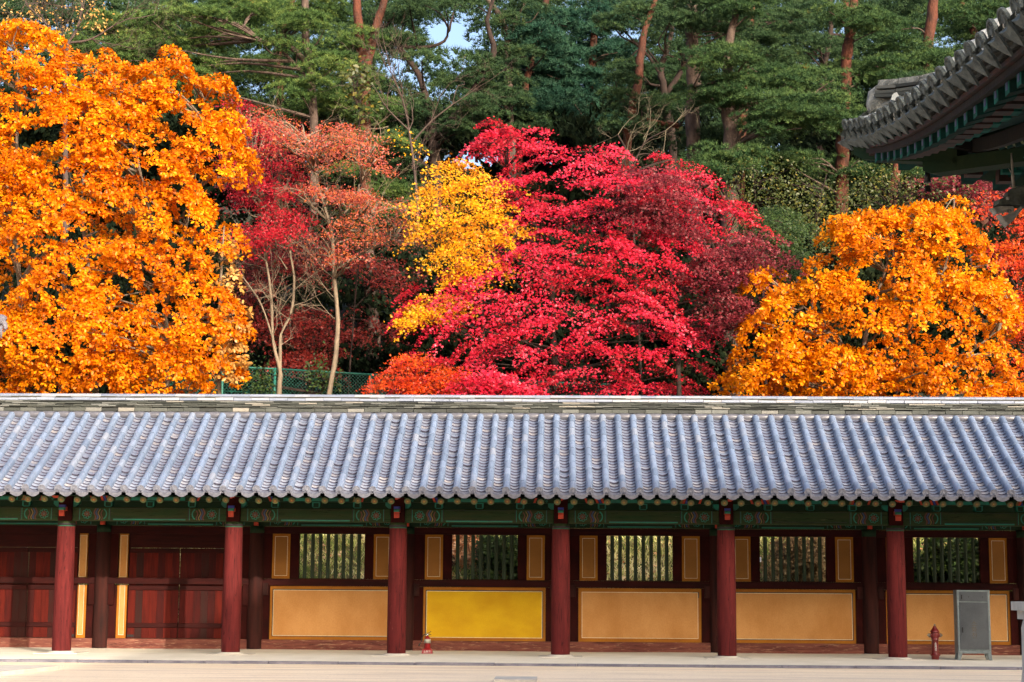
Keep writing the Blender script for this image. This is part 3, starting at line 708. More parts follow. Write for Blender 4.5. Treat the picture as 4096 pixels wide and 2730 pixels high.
hcha = mesh([(v[0] * 1.2, v[1] * 1.9, v[2] * 1.2) for v in chV], chF, M_old)
M_oldend = surf('old_tile_face', (0.12, 0.14, 0.135), (0.045, 0.055, 0.055), 14, (1, 1, 1), 0.8, 0.6, 0.012, 60, 0.25, (0.22, 0.24, 0.21), 0.60)
hdisc = disc_me.copy(); hdisc.materials.clear(); hdisc.materials.append(M_oldend)
def _pt():
    n = 8; V = []
    for yy in (0.0, -.02):
        for k in range(n + 1):
            u = 2 * k / n - 1; V += [(u * .10, yy, .030 * u * u), (u * .088, yy, .030 * u * u - .012 - .135 * (1 - abs(u)) ** .8)]
    m = 2 * (n + 1); F = []
    for k in range(n):
        a = 2 * k; F += [(a, a + 1, a + 3, a + 2), (m + a, m + a + 2, m + a + 3, m + a + 1), (a + 1, m + a + 1, m + a + 3, a + 3), (a, a + 2, m + a + 2, m + a)]
    b = len(V); V += [(-.12, 0, .03), (.12, 0, .03), (.12, .3, .03), (-.12, .3, .03), (0, 0, -.01), (0, .3, -.01)]; F += [(b, b + 4, b + 5, b + 3), (b + 4, b + 1, b + 2, b + 5)]
    return mesh(V, F, M_end)
hdrip = _pt(); hdrip.materials.clear(); hdrip.materials.append(M_oldend)
RZ = Matrix.Rotation(-math.pi / 2, 4, 'Z')
def hm(x, y, z, ax, ay=0, s=1.0): return Matrix.Translation(Vector((x, y, z))) @ RZ @ Matrix.Rotation(ay, 4, 'Y') @ Matrix.Rotation(ax, 4, 'X') @ Matrix.Scale(s, 4)
sp = 0.345; nr = 40
for k in range(nr):
    y = YCR - 0.08 - k * sp
    b = math.atan((zroof(XE + .01, y - .1) - zroof(XE + .01, y + .1)) / .2)   # fall along the eave
    for q in range(5):
        t = q * 0.37; x = XE + 0.0 + t; m_ = YCR - y
        if t > m_ + .2: break
        sl_ = math.atan((zroof(x + .3, y) - zroof(x, y)) / .3)
        z = zroof(x, y)
        link('cover_tile', hcov, hroof, hm(x + .01, y + R.uniform(-.012, .012), z + R.uniform(-.012, .012), sl_, b, 1.0))
        if k > 0 and t < m_ - .1: link('channel_tile', hcha, hroof, hm(x, y + sp / 2, z - .075, sl_ - .06, b, 1.0))
    link('tile_end', hdisc, hroof, hm(XE - .0, y + R.uniform(-.012, .012), zroof(XE, y) + R.uniform(-.02, .02), 0.35 + R.uniform(-.1, .1), b, 1.18))
    link('drip_tile', hdrip, hroof, hm(XE - .03, y + sp / 2, zroof(XE, y + sp / 2) - .11 + R.uniform(-.012, .012), .75, b, 1.2))
# tiles along the far eave as well
for k in range(1, 18):
    x = XE + .08 + k * sp; y = YCR
    b = math.atan((zroof(x + .1, y - .01) - zroof(x - .1, y - .01)) / .2)
    for q in range(4):
        t = q * .37
        if t > x - XE + .2: break
        link('cover_tile', hcov, hroof, Matrix.Translation(Vector((x, y - t, zroof(x, y - t)))) @ Matrix.Rotation(math.pi, 4, 'Z') @ Matrix.Rotation(b, 4, 'Y') @ Matrix.Rotation(.42, 4, 'X'))
# hip ridge climbing from the corner: a stack of curved slabs with a rounded cap
hr = MB(); P0 = []
for i in range(38):
    m_ = 0.35 + i * 0.19; P0.append((XE + m_, YCR - m_, zroof(XE + m_, YCR - m_)))
hipr = MB().tube([(p[0], p[1], p[2] + .10) for p in P0], .12, 6).build('hip_ridge', M_oldc, hall)
for lv, (dz, w_, h_) in enumerate(((0.07, .17, .036), (0.122, .15, .034), (0.172, .14, .032), (0.218, .10, .070))):
    for i in range(len(P0) - 1):
        a = Vector(P0[i]); b = Vector(P0[i + 1])
        if lv == 3: a = a; 
        d = (b - a).normalized(); s_ = Vector((d.y, -d.x, 0)).normalized(); u_ = Vector((0, 0, 1))
        o1 = a + u_ * (dz + ((0.14, .09, .055, .03, .012)[i] if i < 5 else 0) + R.uniform(-.009, .009)) + d * .004; o2 = b + u_ * (dz + ((0.09, .055, .03, .012, 0)[i] if i < 5 else 0) + R.uniform(-.006, .006)) - d * .006
        V = []
        for o in (o1, o2):
            if lv < 3: V += [o - s_ * w_, o + s_ * w_, o + s_ * w_ + u_ * h_, o - s_ * w_ + u_ * h_]
            else: V += [o - s_ * w_, o + s_ * w_, o + s_ * w_ * .75 + u_ * h_, o - s_ * w_ * .75 + u_ * h_]
        MB().add(V, [(0, 3, 2, 1), (4, 5, 6, 7), (0, 1, 5, 4), (1, 2, 6, 5), (2, 3, 7, 6), (3, 0, 4, 7)]).build('ridge_slab', M_rs if lv < 3 else M_oldr, hipr)
# face tile standing at the end of the hip ridge
p = Vector(P0[0]); MB().lathe([(.02, -.02), (.13, 0), (.15, .12), (.12, .26), (.03, .33)], 10, (p.x - .03, p.y + .03, p.z + .06)).build('ridge_end_tile', M_oldc, hipr, True)
p = Vector(P0[8]); MB().lathe([(.10, 0), (.13, .12), (.10, .26), (.03, .38)], 8, (p.x, p.y + .02, p.z + .38)).build('ridge_figure', M_oldc, hipr, True)
_mark = set(bpy.data.objects)
# fascia, flying rafters, round rafters, purlins and brackets under the eave
def sstrip(y0, y1, n, x0, x1, dz0, dz1, name, mat):
    m = MB(); ys = np.linspace(y0, y1, n); V = []; F = []
    for y in ys:
        z = float(zroof(XE + .01, y)); xe_ = max(x0 + .02, min(x1, XE + (YCR - y) * .98)); dzz = dz0 + (dz1 - dz0) * (xe_ - x0) / (x1 - x0); V += [(x0, y, z + dz0), (xe_, y, z + dzz), (xe_, y, z + dzz + .03), (x0, y, z + dz0 + .03)]
    for j in range(n - 1):
        for k in range(4): F.append((j * 4 + k, j * 4 + (k + 1) % 4, j * 4 + 4 + (k + 1) % 4, j * 4 + 4 + k))
    return m.add(V, F).build(name, mat, hall)
def strip(y0, y1, n, x0, x1, dz0, dz1, name, mat):
    m = MB(); ys = np.linspace(y0, y1, n); V = []; F = []
    for y in ys:
        z = float(zroof(XE + .01, y)); V += [(x0, y, z + dz0), (x1, y, z + dz0), (x1, y, z + dz1), (x0, y, z + dz1)]
    for j in range(n - 1):
        for k in range(4): F.append((j * 4 + k, j * 4 + (k + 1) % 4, j * 4 + 4 + (k + 1) % 4, j * 4 + 4 + k))
    F += [(0, 3, 2, 1), tuple((n - 1) * 4 + k for k in range(4))]
    return m.add(V, F).build(name, mat, hall)
YN = YCR - 13
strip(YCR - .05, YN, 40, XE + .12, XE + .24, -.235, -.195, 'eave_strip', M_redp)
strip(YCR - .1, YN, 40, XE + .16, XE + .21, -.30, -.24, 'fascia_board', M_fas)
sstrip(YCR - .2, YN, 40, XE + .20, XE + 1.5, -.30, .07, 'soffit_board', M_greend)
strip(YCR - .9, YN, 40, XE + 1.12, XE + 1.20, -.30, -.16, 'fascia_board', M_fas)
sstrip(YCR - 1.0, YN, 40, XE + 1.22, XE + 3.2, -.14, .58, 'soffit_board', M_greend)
for k in range(37):
    y = YCR - .25 - k * .345; z = float(zroof(XE + .01, y)); dl = YCR - y
    fan = max(0, 1 - dl / 3.5) * 0.6                                     # rafters fan out towards the corner
    x0, x1 = XE + .22, XE + 1.5; h = .065
    V = []
    for x, zz in ((x0, z - .40), (x1, z - .05)):
        yy = y - (x - x0) * fan
        V += [(x, yy - h, zz), (x, yy + h, zz), (x, yy + h, zz + .155), (x, yy - h, zz + .155)]
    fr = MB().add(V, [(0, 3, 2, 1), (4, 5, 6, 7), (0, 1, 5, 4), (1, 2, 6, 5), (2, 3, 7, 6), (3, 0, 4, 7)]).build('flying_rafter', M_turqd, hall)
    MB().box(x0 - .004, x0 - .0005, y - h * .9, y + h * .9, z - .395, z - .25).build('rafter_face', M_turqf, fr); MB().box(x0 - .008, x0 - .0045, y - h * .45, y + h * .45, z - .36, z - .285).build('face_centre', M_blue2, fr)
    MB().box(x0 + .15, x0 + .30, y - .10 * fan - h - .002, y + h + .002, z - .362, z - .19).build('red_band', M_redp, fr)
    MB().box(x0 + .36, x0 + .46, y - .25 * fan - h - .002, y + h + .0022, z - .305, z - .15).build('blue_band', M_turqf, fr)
    if k < 4: continue
    xa, xb = XE + 1.22, XE + 3.2
    rr_ = MB().tube([(xa, y - .6 * fan, z - .27), (xb, y - (xb - x0) * fan, z + .44)], .085, 10).build('rafter', M_turqd, hall, True)
    MB().tube([(xa - .004, y - .6 * fan, z - .272), (xa + .001, y - .6 * fan, z - .27)], .07, 10).build('end_face', M_fl0, rr_)
    MB().tube([(xa + .2, y - .7 * fan, z - .20), (xa + .34, y - .78 * fan, z - .15)], .088, 10).build('red_band', M_redp, rr_)
def mirror_side(objs):
    mp = {}
    for o in objs:
        if o.type != 'MESH': continue
        me = o.data; V = [(XE + (YCR - v.co.y), YCR - (v.co.x - XE), v.co.z) for v in me.vertices]
        if min(v[0] for v in V) > XE + 7: continue
        F = [tuple(p.vertices)[::-1] for p in me.polygons]
        n_ = link(o.name.split('.')[0], mesh(V, F, me.materials[0]), None); mp[o] = n_
    for o, n_ in mp.items():
        p = mp.get(o.parent, hall) if o.parent is not hall else hall
        n_.parent = p; n_.matrix_parent_inverse = W[p].inverted()
mirror_side([o for o in list(bpy.data.objects) if o not in _mark])
def ZB(y): return float(zroof(XE + .01, y)) - .04
# bracket sets: stepped arms carrying a purlin
ZW = Z_B
for (px_, py_, L_) in ((XE + 1.75, None, 0),):
    MB().tube([(XE + 1.75, YCR - 1.5 - q * .6, ZB(YCR - 1.5 - q * .6) - .12) for q in range(20)], .085, 10).build('purlin', M_redp, hall, True)
    MB().tube([(XE + 1.8, YCR - 1.7, ZW + .72), (XE + 6, YCR - 1.7, ZW + .35)], .085, 10).build('purlin', M_redp, hall, True)

for k in range(30):
    y = YCR - 1.9 - k * .42; zb = ZB(y) - .13
    for lv in range(3):
        xa = XE + 1.35 + lv * .22; zz = zb - .10 - lv * .20
        V = [(xa, y - .04, zz + .02), (xa - .10, y - .04, zz + .09), (xa + .02, y - .04, zz + .13), (XE + 2.5, y - .04, zz + .13), (XE + 2.5, y - .04, zz)]
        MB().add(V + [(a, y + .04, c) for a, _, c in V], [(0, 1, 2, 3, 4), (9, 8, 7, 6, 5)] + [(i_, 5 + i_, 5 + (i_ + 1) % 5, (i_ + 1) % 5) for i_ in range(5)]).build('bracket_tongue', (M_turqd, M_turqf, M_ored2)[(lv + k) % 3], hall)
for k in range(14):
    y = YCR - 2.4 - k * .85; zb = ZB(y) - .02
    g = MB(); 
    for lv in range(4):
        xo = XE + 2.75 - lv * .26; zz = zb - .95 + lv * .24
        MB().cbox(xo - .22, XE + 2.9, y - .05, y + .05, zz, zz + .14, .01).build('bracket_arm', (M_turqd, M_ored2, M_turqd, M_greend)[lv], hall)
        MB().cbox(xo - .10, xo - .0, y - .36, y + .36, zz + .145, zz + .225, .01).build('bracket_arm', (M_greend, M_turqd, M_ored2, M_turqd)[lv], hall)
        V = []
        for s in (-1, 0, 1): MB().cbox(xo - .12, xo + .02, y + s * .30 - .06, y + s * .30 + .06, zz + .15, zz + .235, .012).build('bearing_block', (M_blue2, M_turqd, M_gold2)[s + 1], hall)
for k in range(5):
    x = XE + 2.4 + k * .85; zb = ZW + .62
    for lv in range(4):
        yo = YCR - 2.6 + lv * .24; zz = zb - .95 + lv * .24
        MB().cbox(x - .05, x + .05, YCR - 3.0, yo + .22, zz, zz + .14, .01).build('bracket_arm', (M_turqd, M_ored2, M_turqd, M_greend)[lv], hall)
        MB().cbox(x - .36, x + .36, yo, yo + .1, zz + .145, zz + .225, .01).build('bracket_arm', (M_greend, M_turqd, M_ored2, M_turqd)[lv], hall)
# corner rafter, wall mass and columns
c0 = Vector((XE + .12, YCR - .12, float(zroof(XE, YCR)) - .22)); c1 = Vector((XE + .75, YCR - .75, c0.z - .38)); c2 = Vector((XE + 3.0, YCR - 3.0, c0.z - .55))
for nm, a, b, w_, h_, mt in (('corner_rafter', c0, c1 + Vector((.3, -.3, .1)), .11, .20, M_greend), ('corner_rafter', c1, c2, .11, .15, M_greend)):
    d = (b - a).normalized(); s_ = Vector((d.y, -d.x, 0)).normalized(); V = []
    for o, hh in ((a, h_ * .75), (a + d * .12, h_), (b, h_)): V += [o - s_ * w_ - Vector((0, 0, hh)), o + s_ * w_ - Vector((0, 0, hh)), o + s_ * w_, o - s_ * w_]
    MB().add(V, [(0, 3, 2, 1), (8, 9, 10, 11)] + [(j + k, j + (k + 1) % 4, j + 4 + (k + 1) % 4, j + 4 + k) for j in (0, 4) for k in range(4)]).build(nm, mt, hall)
MB().box(XE + 2.95, XE + 40, YCR - 31, YCR - 3.05, -.1, ZW + .9).build('wall', M_red, hall)
for k in range(8): MB().lathe([(.3, -.1), (.3, 1), (.26, ZW - .9)], 16, (XE + 2.9, YCR - 3.05 - k * 3.6, 0)).build('column', M_red, hall, True)
# carved dragon head on the corner bracket
def DH(x, y): return at(3850 + x / 4.48, 600 + y / 4.48, -19.7)
def prism(pts, w, name, mat, par, y=-19.7, taper=1.0):
    c = np.mean([DH(*p) for p in pts], 0); V = []
    for s, k in ((-1, taper), (0, 1.0), (1, taper)):
        for p in pts:
            q = DH(*p); q = c + (q - c) * k; V.append((q[0], q[1] + s * w, q[2]))
    n = len(pts); F = [tuple(range(n))[::-1], tuple(range(2 * n, 3 * n))] + [(j * n + i, j * n + (i + 1) % n, (j + 1) * n + (i + 1) % n, (j + 1) * n + i) for j in (0, 1) for i in range(n)]
    return MB().add(V, F).build(name, mat, par)
M_drg = surf('carved_dark_timber', (0.10, 0.115, 0.10), (0.045, 0.05, 0.045), 12, (1, 1, 1), 0.7, 0.6, 0.02, 30, 0.3, (0.03, 0.13, 0.11), 0.6)
M_jaw = surf('carved_grey_timber', (0.34, 0.33, 0.30), (0.20, 0.19, 0.17), 12, (1, 1, 1), 0.7, 0.6, 0.02, 30, 0.3)
head = prism([(545, 1030), (560, 930), (650, 890), (720, 870), (760, 780), (860, 700), (960, 690), (1080, 640), (1300, 620), (1300, 1000), (1100, 1060), (900, 1050), (740, 1040)], .085, 'dragon_head', M_drg, hall, taper=.8)
prism([(470, 1060), (640, 1025), (900, 1030), (930, 1070), (900, 1140), (860, 1090), (640, 1130), (560, 1180), (540, 1120)], .075, 'upper_jaw', M_jaw, head, taper=.85)
prism([(590, 1180), (650, 1230), (760, 1180), (900, 1120), (1010, 1040), (1090, 960), (1080, 1060), (900, 1280), (760, 1400), (690, 1330)], .065, 'lower_jaw', M_jaw, head, taper=.75)
for s in (-1, 1):
    e = DH(775, 900); MB().lathe([(.004, -.02), (.022, -.01), (.022, .01), (.004, .02)], 8, (e[0], e[1] + s * .085, e[2])).build('eye', M_jaw, head, True)
for q in range(5):
    e = DH(600 + q * 55, 1130 - q * 6); MB().lathe([(.001, -.03), (.010, 0)], 5, (e[0], e[1] - .05, e[2])).build('tooth', M_jaw, head)
hp = [DH(920, 690), DH(900, 480), DH(890, 300), DH(875, 60)]
MB().tube(catmull([(p[0], p[1], p[2]) for p in hp], 3), [.018] * 4 + [.013] * 4 + [.008] * 2, 7).build('horn', M_jaw, head, True)
hp = [DH(885, 420), DH(850, 370), DH(825, 330)]
MB().tube(hp, [.009, .006, .002], 5).build('horn', M_jaw, head, True)
# wind bell under the corner
def BL(x, y): return at(3200 + x / 1.568, y / 1.568, YCR - .55)
p = BL(800, 1120); top = BL(800, 1080)
bell = thing('wind_bell', p, 'small dark wind bell hanging under the upswept temple roof corner', 'bell')
MB().lathe([(.0, .075), (.028, .07), (.032, .03), (.042, -.05), (.04, -.05), (.0, -.04)], 12, p).build('bell_body', M_metal, bell, True)
MB().tube([top + np.array([0, 0, .30]), p + np.array([0, 0, .07])], .005, 5).build('hanging_wire', M_metal, bell)
MB().box(p[0] - .03, p[0] + .03, p[1] - .003, p[1] + .003, p[2] - .15, p[2] - .08).tube([p + np.array([0, 0, -.04]), p + np.array([0, 0, -.1])], .003, 4).build('clapper_plate', M_metal, bell)

# ------------------------------------------------------------------ objects standing about
def text(s, size, M, mat, parent, name='lettering', ext=0.0006, sx=1.0):
    cu = bpy.data.curves.new(name, 'FONT'); cu.body = s; cu.size = size; cu.align_x = 'CENTER'; cu.align_y = 'CENTER'; cu.extrude = ext; cu.space_line = 0.95
    cu.resolution_u = 3
    tmp = bpy.data.objects.new('tmp', cu); COL.objects.link(tmp)
    bpy.context.view_layer.update()
    me = bpy.data.meshes.new_from_object(tmp.evaluated_get(bpy.context.evaluated_depsgraph_get()))
    bpy.data.objects.remove(tmp); me.materials.clear(); me.materials.append(mat)
    return link(name, me, parent, M @ Matrix.Diagonal((sx, 1, 1, 1)))
def face(x, y, z): return Matrix.Translation(Vector((x, y, z))) @ Matrix.Rotation(math.pi / 2, 4, 'X')
M_rpl = flat('red_gloss_paint', (0.23, 0.002, 0.004), 0.35, 0, 0.4); M_rdk = flat('hydrant_red_paint', (0.13, 0.004, 0.004), 0.3, 0, 0.6)
M_wht = flat('white_lettering', (0.8, 0.78, 0.72)); M_rub = flat('black_rubber', (0.015, 0.015, 0.015), 0.5); M_lab = flat('silver_label', (0.34, 0.34, 0.28), 0.4); M_brs = flat('grey_brass', (0.22, 0.20, 0.15), 0.4, 0.7); M_chr = flat('bright_metal', (0.6, 0.6, 0.6), 0.25, 0.9)
ex, ey = float(at(1709, 2608, 1.15)[0]), 1.15
ext = thing('fire_extinguisher', (ex, ey, 0), 'red fire extinguisher with silver label in a red floor stand beside the yellow panel', 'fire extinguisher')
MB().add([(ex - .118, ey - .10, .004), (ex + .118, ey - .10, .004), (ex + .118, ey + .10, .004), (ex - .118, ey + .10, .004), (ex - .108, ey - .085, .085), (ex + .108, ey - .085, .085), (ex + .108, ey + .085, .085), (ex - .108, ey + .085, .085), (ex - .08, ey - .07, .11), (ex + .08, ey - .07, .11), (ex + .08, ey + .07, .11), (ex - .08, ey + .07, .11)],
         [(0, 3, 2, 1)] + [(j + k, j + (k + 1) % 4, j + 4 + (k + 1) % 4, j + 4 + k) for j in (0, 4) for k in range(4)] + [(8, 9, 10, 11)]).build('stand', M_rpl, ext)
MB().lathe([(.065, .105), (.068, .12), (.068, .30), (.062, .335), (.040, .365), (.020, .378), (.018, .40)], 18, (ex, ey, 0)).build('cylinder', M_rpl, ext, True)
MB().lathe([(.0705, .225), (.0705, .315)], 18, (ex, ey, 0)).build('label_band', M_lab, ext, True)
MB().lathe([(.022, .385), (.024, .40), (.020, .425), (.012, .43)], 10, (ex, ey, 0)).build('valve', M_chr, ext, True)
MB().tube([(ex - .01, ey, .425), (ex + .03, ey, .45), (ex + .078, ey, .475)], .007, 6).build('lever', M_rub, ext, True)
MB().tube([(ex + .0, ey, .42), (ex + .05, ey, .415), (ex + .085, ey, .405)], .007, 6).build('handle', M_rub, ext, True)
MB().tube(catmull([(ex - .015, ey, .415), (ex - .07, ey - .01, .41), (ex - .11, ey - .02, .34), (ex - .135, ey - .02, .25), (ex - .165, ey - .02, .20)], 4), .010, 7).build('hose', M_rub, ext, True)
MB().tube([(ex - .150, ey - .02, .235), (ex - .185, ey - .02, .165)], [.012, .017], 8).build('nozzle', M_rub, ext, True)
text('소화기', .055, face(ex, ey - .0955, .045), M_wht, ext)
hx = float(at(3742, 2645, .1)[0]); hy = .1
hyd = thing('fire_hydrant', (hx, hy, 0), 'red fire hydrant with grey side caps standing left of the steel cabinet', 'fire hydrant')
MB().lathe([(.080, .0), (.080, .06), (.085, .075), (.105, .085), (.105, .105), (.072, .115), (.068, .14), (.070, .40), (.078, .405), (.078, .425), (.070, .43), (.082, .45), (.088, .48), (.085, .54), (.080, .56), (.092, .565), (.092, .585), (.078, .60), (.055, .635), (.036, .665), (.032, .69)], 20, (hx, hy, 0)).build('barrel', M_rdk, hyd, True)
MB().lathe([(.020, .69), (.022, .73), (.010, .735)], 5, (hx, hy, 0)).build('operating_nut', M_brs, hyd)
for s in (-1, 1):
    MB().tube([(hx + s * .07, hy, .50), (hx + s * .105, hy, .50)], .040, 12).build('side_outlet', M_rdk, hyd, True)
    MB().tube([(hx + s * .106, hy, .50), (hx + s * .135, hy, .50)], [.044, .040], 10).tube([(hx + s * .135, hy, .50), (hx + s * .162, hy, .50)], [.018, .016], 5).build('outlet_cap', M_brs, hyd)
    MB().tube([(hx + s * .10, hy - .02, .47), (hx + s * .085, hy - .05, .42), (hx + s * .07, hy - .06, .40)], .005, 5).build('cap_chain', M_brs, hyd)
text('소\n화\n전', .062, face(hx, hy - .0725, .265), M_wht, hyd)
cx0, cx1 = float(at(3826, 2500, 0)[0]), float(at(3958, 2500, 0)[0]); cy = -.12; cz = 1.44
cab = thing('steel_cabinet', ((cx0 + cx1) / 2, cy + .15, 0), 'tall brushed steel fire hose cabinet on splayed legs in front of the rightmost wall panel', 'cabinet')
M_stl = surf('brushed_steel', (0.15, 0.165, 0.18), (0.10, 0.112, 0.125), 2, (1, 1, 1), 0.30, 0.04, 0.002, 60, 0.5); M_stl.node_tree.nodes['Principled BSDF'].inputs['Metallic'].default_value = 0.75
M_frm = flat('grey_cabinet_frame', (0.17, 0.205, 0.21), 0.45, 0.2)
MB().cbox(cx0, cx1, cy + .02, cy + .34, .185, cz, .012).build('cabinet_body', M_frm, cab)
MB().cbox(cx0 + .045, cx1 - .045, cy, cy + .0195, .225, 1.19, .006).build('door', M_stl, cab)
MB().cbox(cx0 + .045, cx1 - .045, cy, cy + .0195, 1.215, cz - .03, .006).build('door', M_stl, cab)
for zz, l in ((1.30, .09), (.62, .11)): MB().cbox(cx0 + .085, cx0 + .105, cy - .022, cy - .0005, zz - l / 2, zz + l / 2, .004).build('handle', M_rub, cab)
for xx in (cx0 + .24, cx0 + .53): MB().lathe([(.012, -.006), (.012, .006)], 8, (xx, cy - .004, 1.30)).build('knob', M_rub, cab)
MB().cbox(cx0, cx1, cy + .02, cy + .34, .135, .184, .006).build('base_frame', M_frm, cab)
for s, xx in ((1, cx0), (-1, cx1)):
    for yy in (cy + .02, cy + .26):
        V = [(xx - s * .015, yy, 0), (xx + s * .045, yy, 0), (xx + s * .085, yy, .134), (xx + s * .002, yy, .134)]
        V += [(a, b + .06, c) for a, b, c in V]
        MB().add(V, [(0, 1, 2, 3), (7, 6, 5, 4)] + [(k, 4 + k, 4 + (k + 1) % 4, (k + 1) % 4) for k in range(4)]).build('leg', M_frm, cab)
text('소\n화\n전', .13, face((cx0 + cx1) / 2 - .005, cy - .001, .62), flat('faded_brown_lettering', (0.13, 0.105, 0.075)), cab)
# stone newel at the right edge
sx = float(at(4044, 2430, -11.2)[0]); sp_ = lambda px, py: at(px, py, -12.0)
new = thing('stone_newel', (sx + .5, -11.6, -.11), 'pale stone post with a flat projecting cap at the right edge of the courtyard', 'stone post')
zt, zm_, zb_ = sp_(4050, 2408)[2], sp_(4050, 2444)[2], sp_(4080, 2480)[2]; xb = at(4071, 2460, -11.3)[0]; xp = at(4088, 2600, -11.6)[0]
MB().cbox(sx, sx + .98, -12.0, -11.2, zm_, zt, .012).build('cap', M_stone, new)
MB().cbox(xb, sx + .88, -11.93, -11.27, zb_, zm_ - .001, .01).build('neck', M_stone, new)
V = []; F = []; n = 10
MB().lathe([(.36, -.12), (.36, .1), (.335, .3), (.33, zb_ - .12), (.30, zb_ - .001)], 20, (xp + .34, -11.6, 0)).build('post', M_stone, new, True)
# low slabs lying in the yard
def slab(pts, Y, h, label):
    o = MB(); P = [at(px, py, y) for px, py, y in pts]
    V = [(p[0], p[1], -.13) for p in P] + [(p[0], p[1], -.11 + h) for p in P]; n = len(P)
    o = o.add(V, [tuple(range(n))[::-1], tuple(range(n, 2 * n))] + [(k, (k + 1) % n, n + (k + 1) % n, n + k) for k in range(n)]).build('stone_slab', M_stone)
    return tag(o, label, 'stone slab', 'low stone slabs in the courtyard')
def gx(px, Y): return at(px, 2500, Y)[0]
def slabw(x0, x1, y0, y1, h, label, sk=0):
    V = [(x0, y0, -.14), (x1 - sk, y0, -.14), (x1, y1, -.14), (x0, y1, -.14), (x0, y0, -.11 + h), (x1 - sk, y0, -.11 + h), (x1, y1, -.11 + h), (x0, y1, -.11 + h)]
    o = MB().add(V, [(0, 3, 2, 1), (4, 5, 6, 7)] + [(k, (k + 1) % 4, 4 + (k + 1) % 4, 4 + k) for k in range(4)]).build('stone_slab', M_stone)
    tag(o, label, 'stone slab', 'low stone slabs in the courtyard')
slabw(gx(1985, -7.2), gx(2150, -7.2), -8.2, -7.2, .05, 'small pale stone slab lying in the yard at the bottom centre')
slabw(-14, gx(262, -4.9), -9.5, -4.9, .07, 'large pale stone slab at the bottom left corner of the yard', .62)
# stone pagoda whose curled roof tip reaches in at the left edge
PY_ = -22.0; tip = at(12, 1300, PY_)
pag = thing('stone_pagoda', (tip[0] - 1.45, PY_ - 1.2, -.11), 'grey curled stone roof tip of a pagoda at the left edge before the orange tree', 'pagoda')
px0, py0 = tip[0] - 1.45, PY_ + 0.0
for lv, (hw, z0, z1) in enumerate(((.95, -.11, .5), (.85, .5, 1.0), (.55, 1.0, 2.2), (.42, 2.5, 3.34), (.36, 3.70, 4.1))): MB().cbox(px0 - hw, px0 + hw, py0 - hw, py0 + hw, z0, z1 - .001, .02).build('stone_block', M_stone, pag)
for z, hw in ((2.2, .72), (3.34, 1.05), (4.1, .6)):
    hh = .2; V = [(px0 + sx_ * hw, py0 + sy * hw, z + (.08)) for sx_, sy in ((-1, -1), (1, -1), (1, 1), (-1, 1))] + [(px0 + sx_ * hw, py0 + sy * hw, z + .16) for sx_, sy in ((-1, -1), (1, -1), (1, 1), (-1, 1))] + [(px0 + sx_ * .45, py0 + sy * .45, z + .40) for sx_, sy in ((-1, -1), (1, -1), (1, 1), (-1, 1))] + [(px0 + sx_ * .45, py0 + sy * .45, z) for sx_, sy in ((-1, -1), (1, -1), (1, 1), (-1, 1))]
    MB().add(V, [(0, 1, 5, 4), (1, 2, 6, 5), (2, 3, 7, 6), (3, 0, 4, 7), (4, 5, 9, 8), (5, 6, 10, 9), (6, 7, 11, 10), (7, 4, 8, 11), (8, 9, 10, 11), (0, 12, 13, 1), (1, 13, 14, 2), (2, 14, 15, 3), (3, 15, 12, 0), (12, 15, 14, 13)]).build('roof_stone', M_stone, pag)
def HK(x, y): return at(x / 7.84, 1200 + y / 7.84, PY_)
V = [HK(-1500, 700), HK(-700, 760), HK(-250, 660), HK(0, 660), HK(110, 720), HK(165, 800), HK(165, 920), HK(110, 1020)]
MB().tube(catmull(V, 3), [.06] * 12 + [.024] * 3 + [.020] * 3 + [.017, .013, .009, .006][:4], 9).build('curled_tip', M_kerb, pag, True)
MB().tube([HK(20, 820), HK(30, 1000), HK(35, 1200)], [.02, .014, .008], 7).build('curled_tip', M_kerb, pag, True)
# ------------------------------------------------------------------ foliage
def tmpl_ovate():      # broad leaf, folded along its rib, unit length, base at the origin, axis +x
    V = np.array([(0, 0, 0), (.28, -.20, .03), (.68, -.27, .02), (1, 0, -.06), (.68, .27, .02), (.28, .20, .03), (.5, 0, -.03)], float)
    F = np.array([(0, 1, 6), (1, 2, 6), (2, 3, 6), (3, 4, 6), (4, 5, 6), (5, 0, 6)]); return V, F
def tmpl_star():       # maple leaf with five pointed lobes
    V = [(0, 0, 0)]; F = []
    for k, (a, r) in enumerate(((0, 1.0), (50, .85), (-50, .85), (105, .55), (-105, .55))):
        t = math.radians(a); u = math.radians(a - 26); w_ = math.radians(a + 26)
        V += [(.34 * math.cos(u), .34 * math.sin(u), .03), (r * math.cos(t), r * math.sin(t), -.10), (.34 * math.cos(w_), .34 * math.sin(w_), .03)]
        n = 1 + 3 * k; F += [(0, n, n + 2), (n, n + 1, n + 2)]
    V = np.array(V, float); V[:, 0] += .2; return V * .8, np.array(F)
def tmpl_tuft(n=9, seed=0):   # pine shoot: stiff needles fanning from one point round +x
    r = random.Random(seed); V = []; F = []
    for k in range(n):
        a = 2 * math.pi * k / n + r.uniform(-.3, .3); sp = r.uniform(.25, 1.05); L = r.uniform(.75, 1.1)
        d = np.array([math.cos(sp), math.sin(sp) * math.cos(a), math.sin(sp) * math.sin(a)])
        s = np.cross(d, [math.cos(a * 1.7), .3, math.sin(a * 1.7)]); s /= np.linalg.norm(s) + 1e-6
        b = len(V); V += [tuple(-s * .075), tuple(s * .075), tuple(d * L)]; F.append((b, b + 1, b + 2))
    return np.array(V), np.array(F)
def tmpl_small():
    V = np.array([(0, 0, 0), (.5, -.3, .05), (1, 0, -.05), (.5, .3, .05)], float); return V, np.array([(0, 1, 2), (0, 2, 3)])
OV, STAR, TUFT, SMALL = tmpl_ovate(), tmpl_star(), tmpl_tuft(9), tmpl_small()
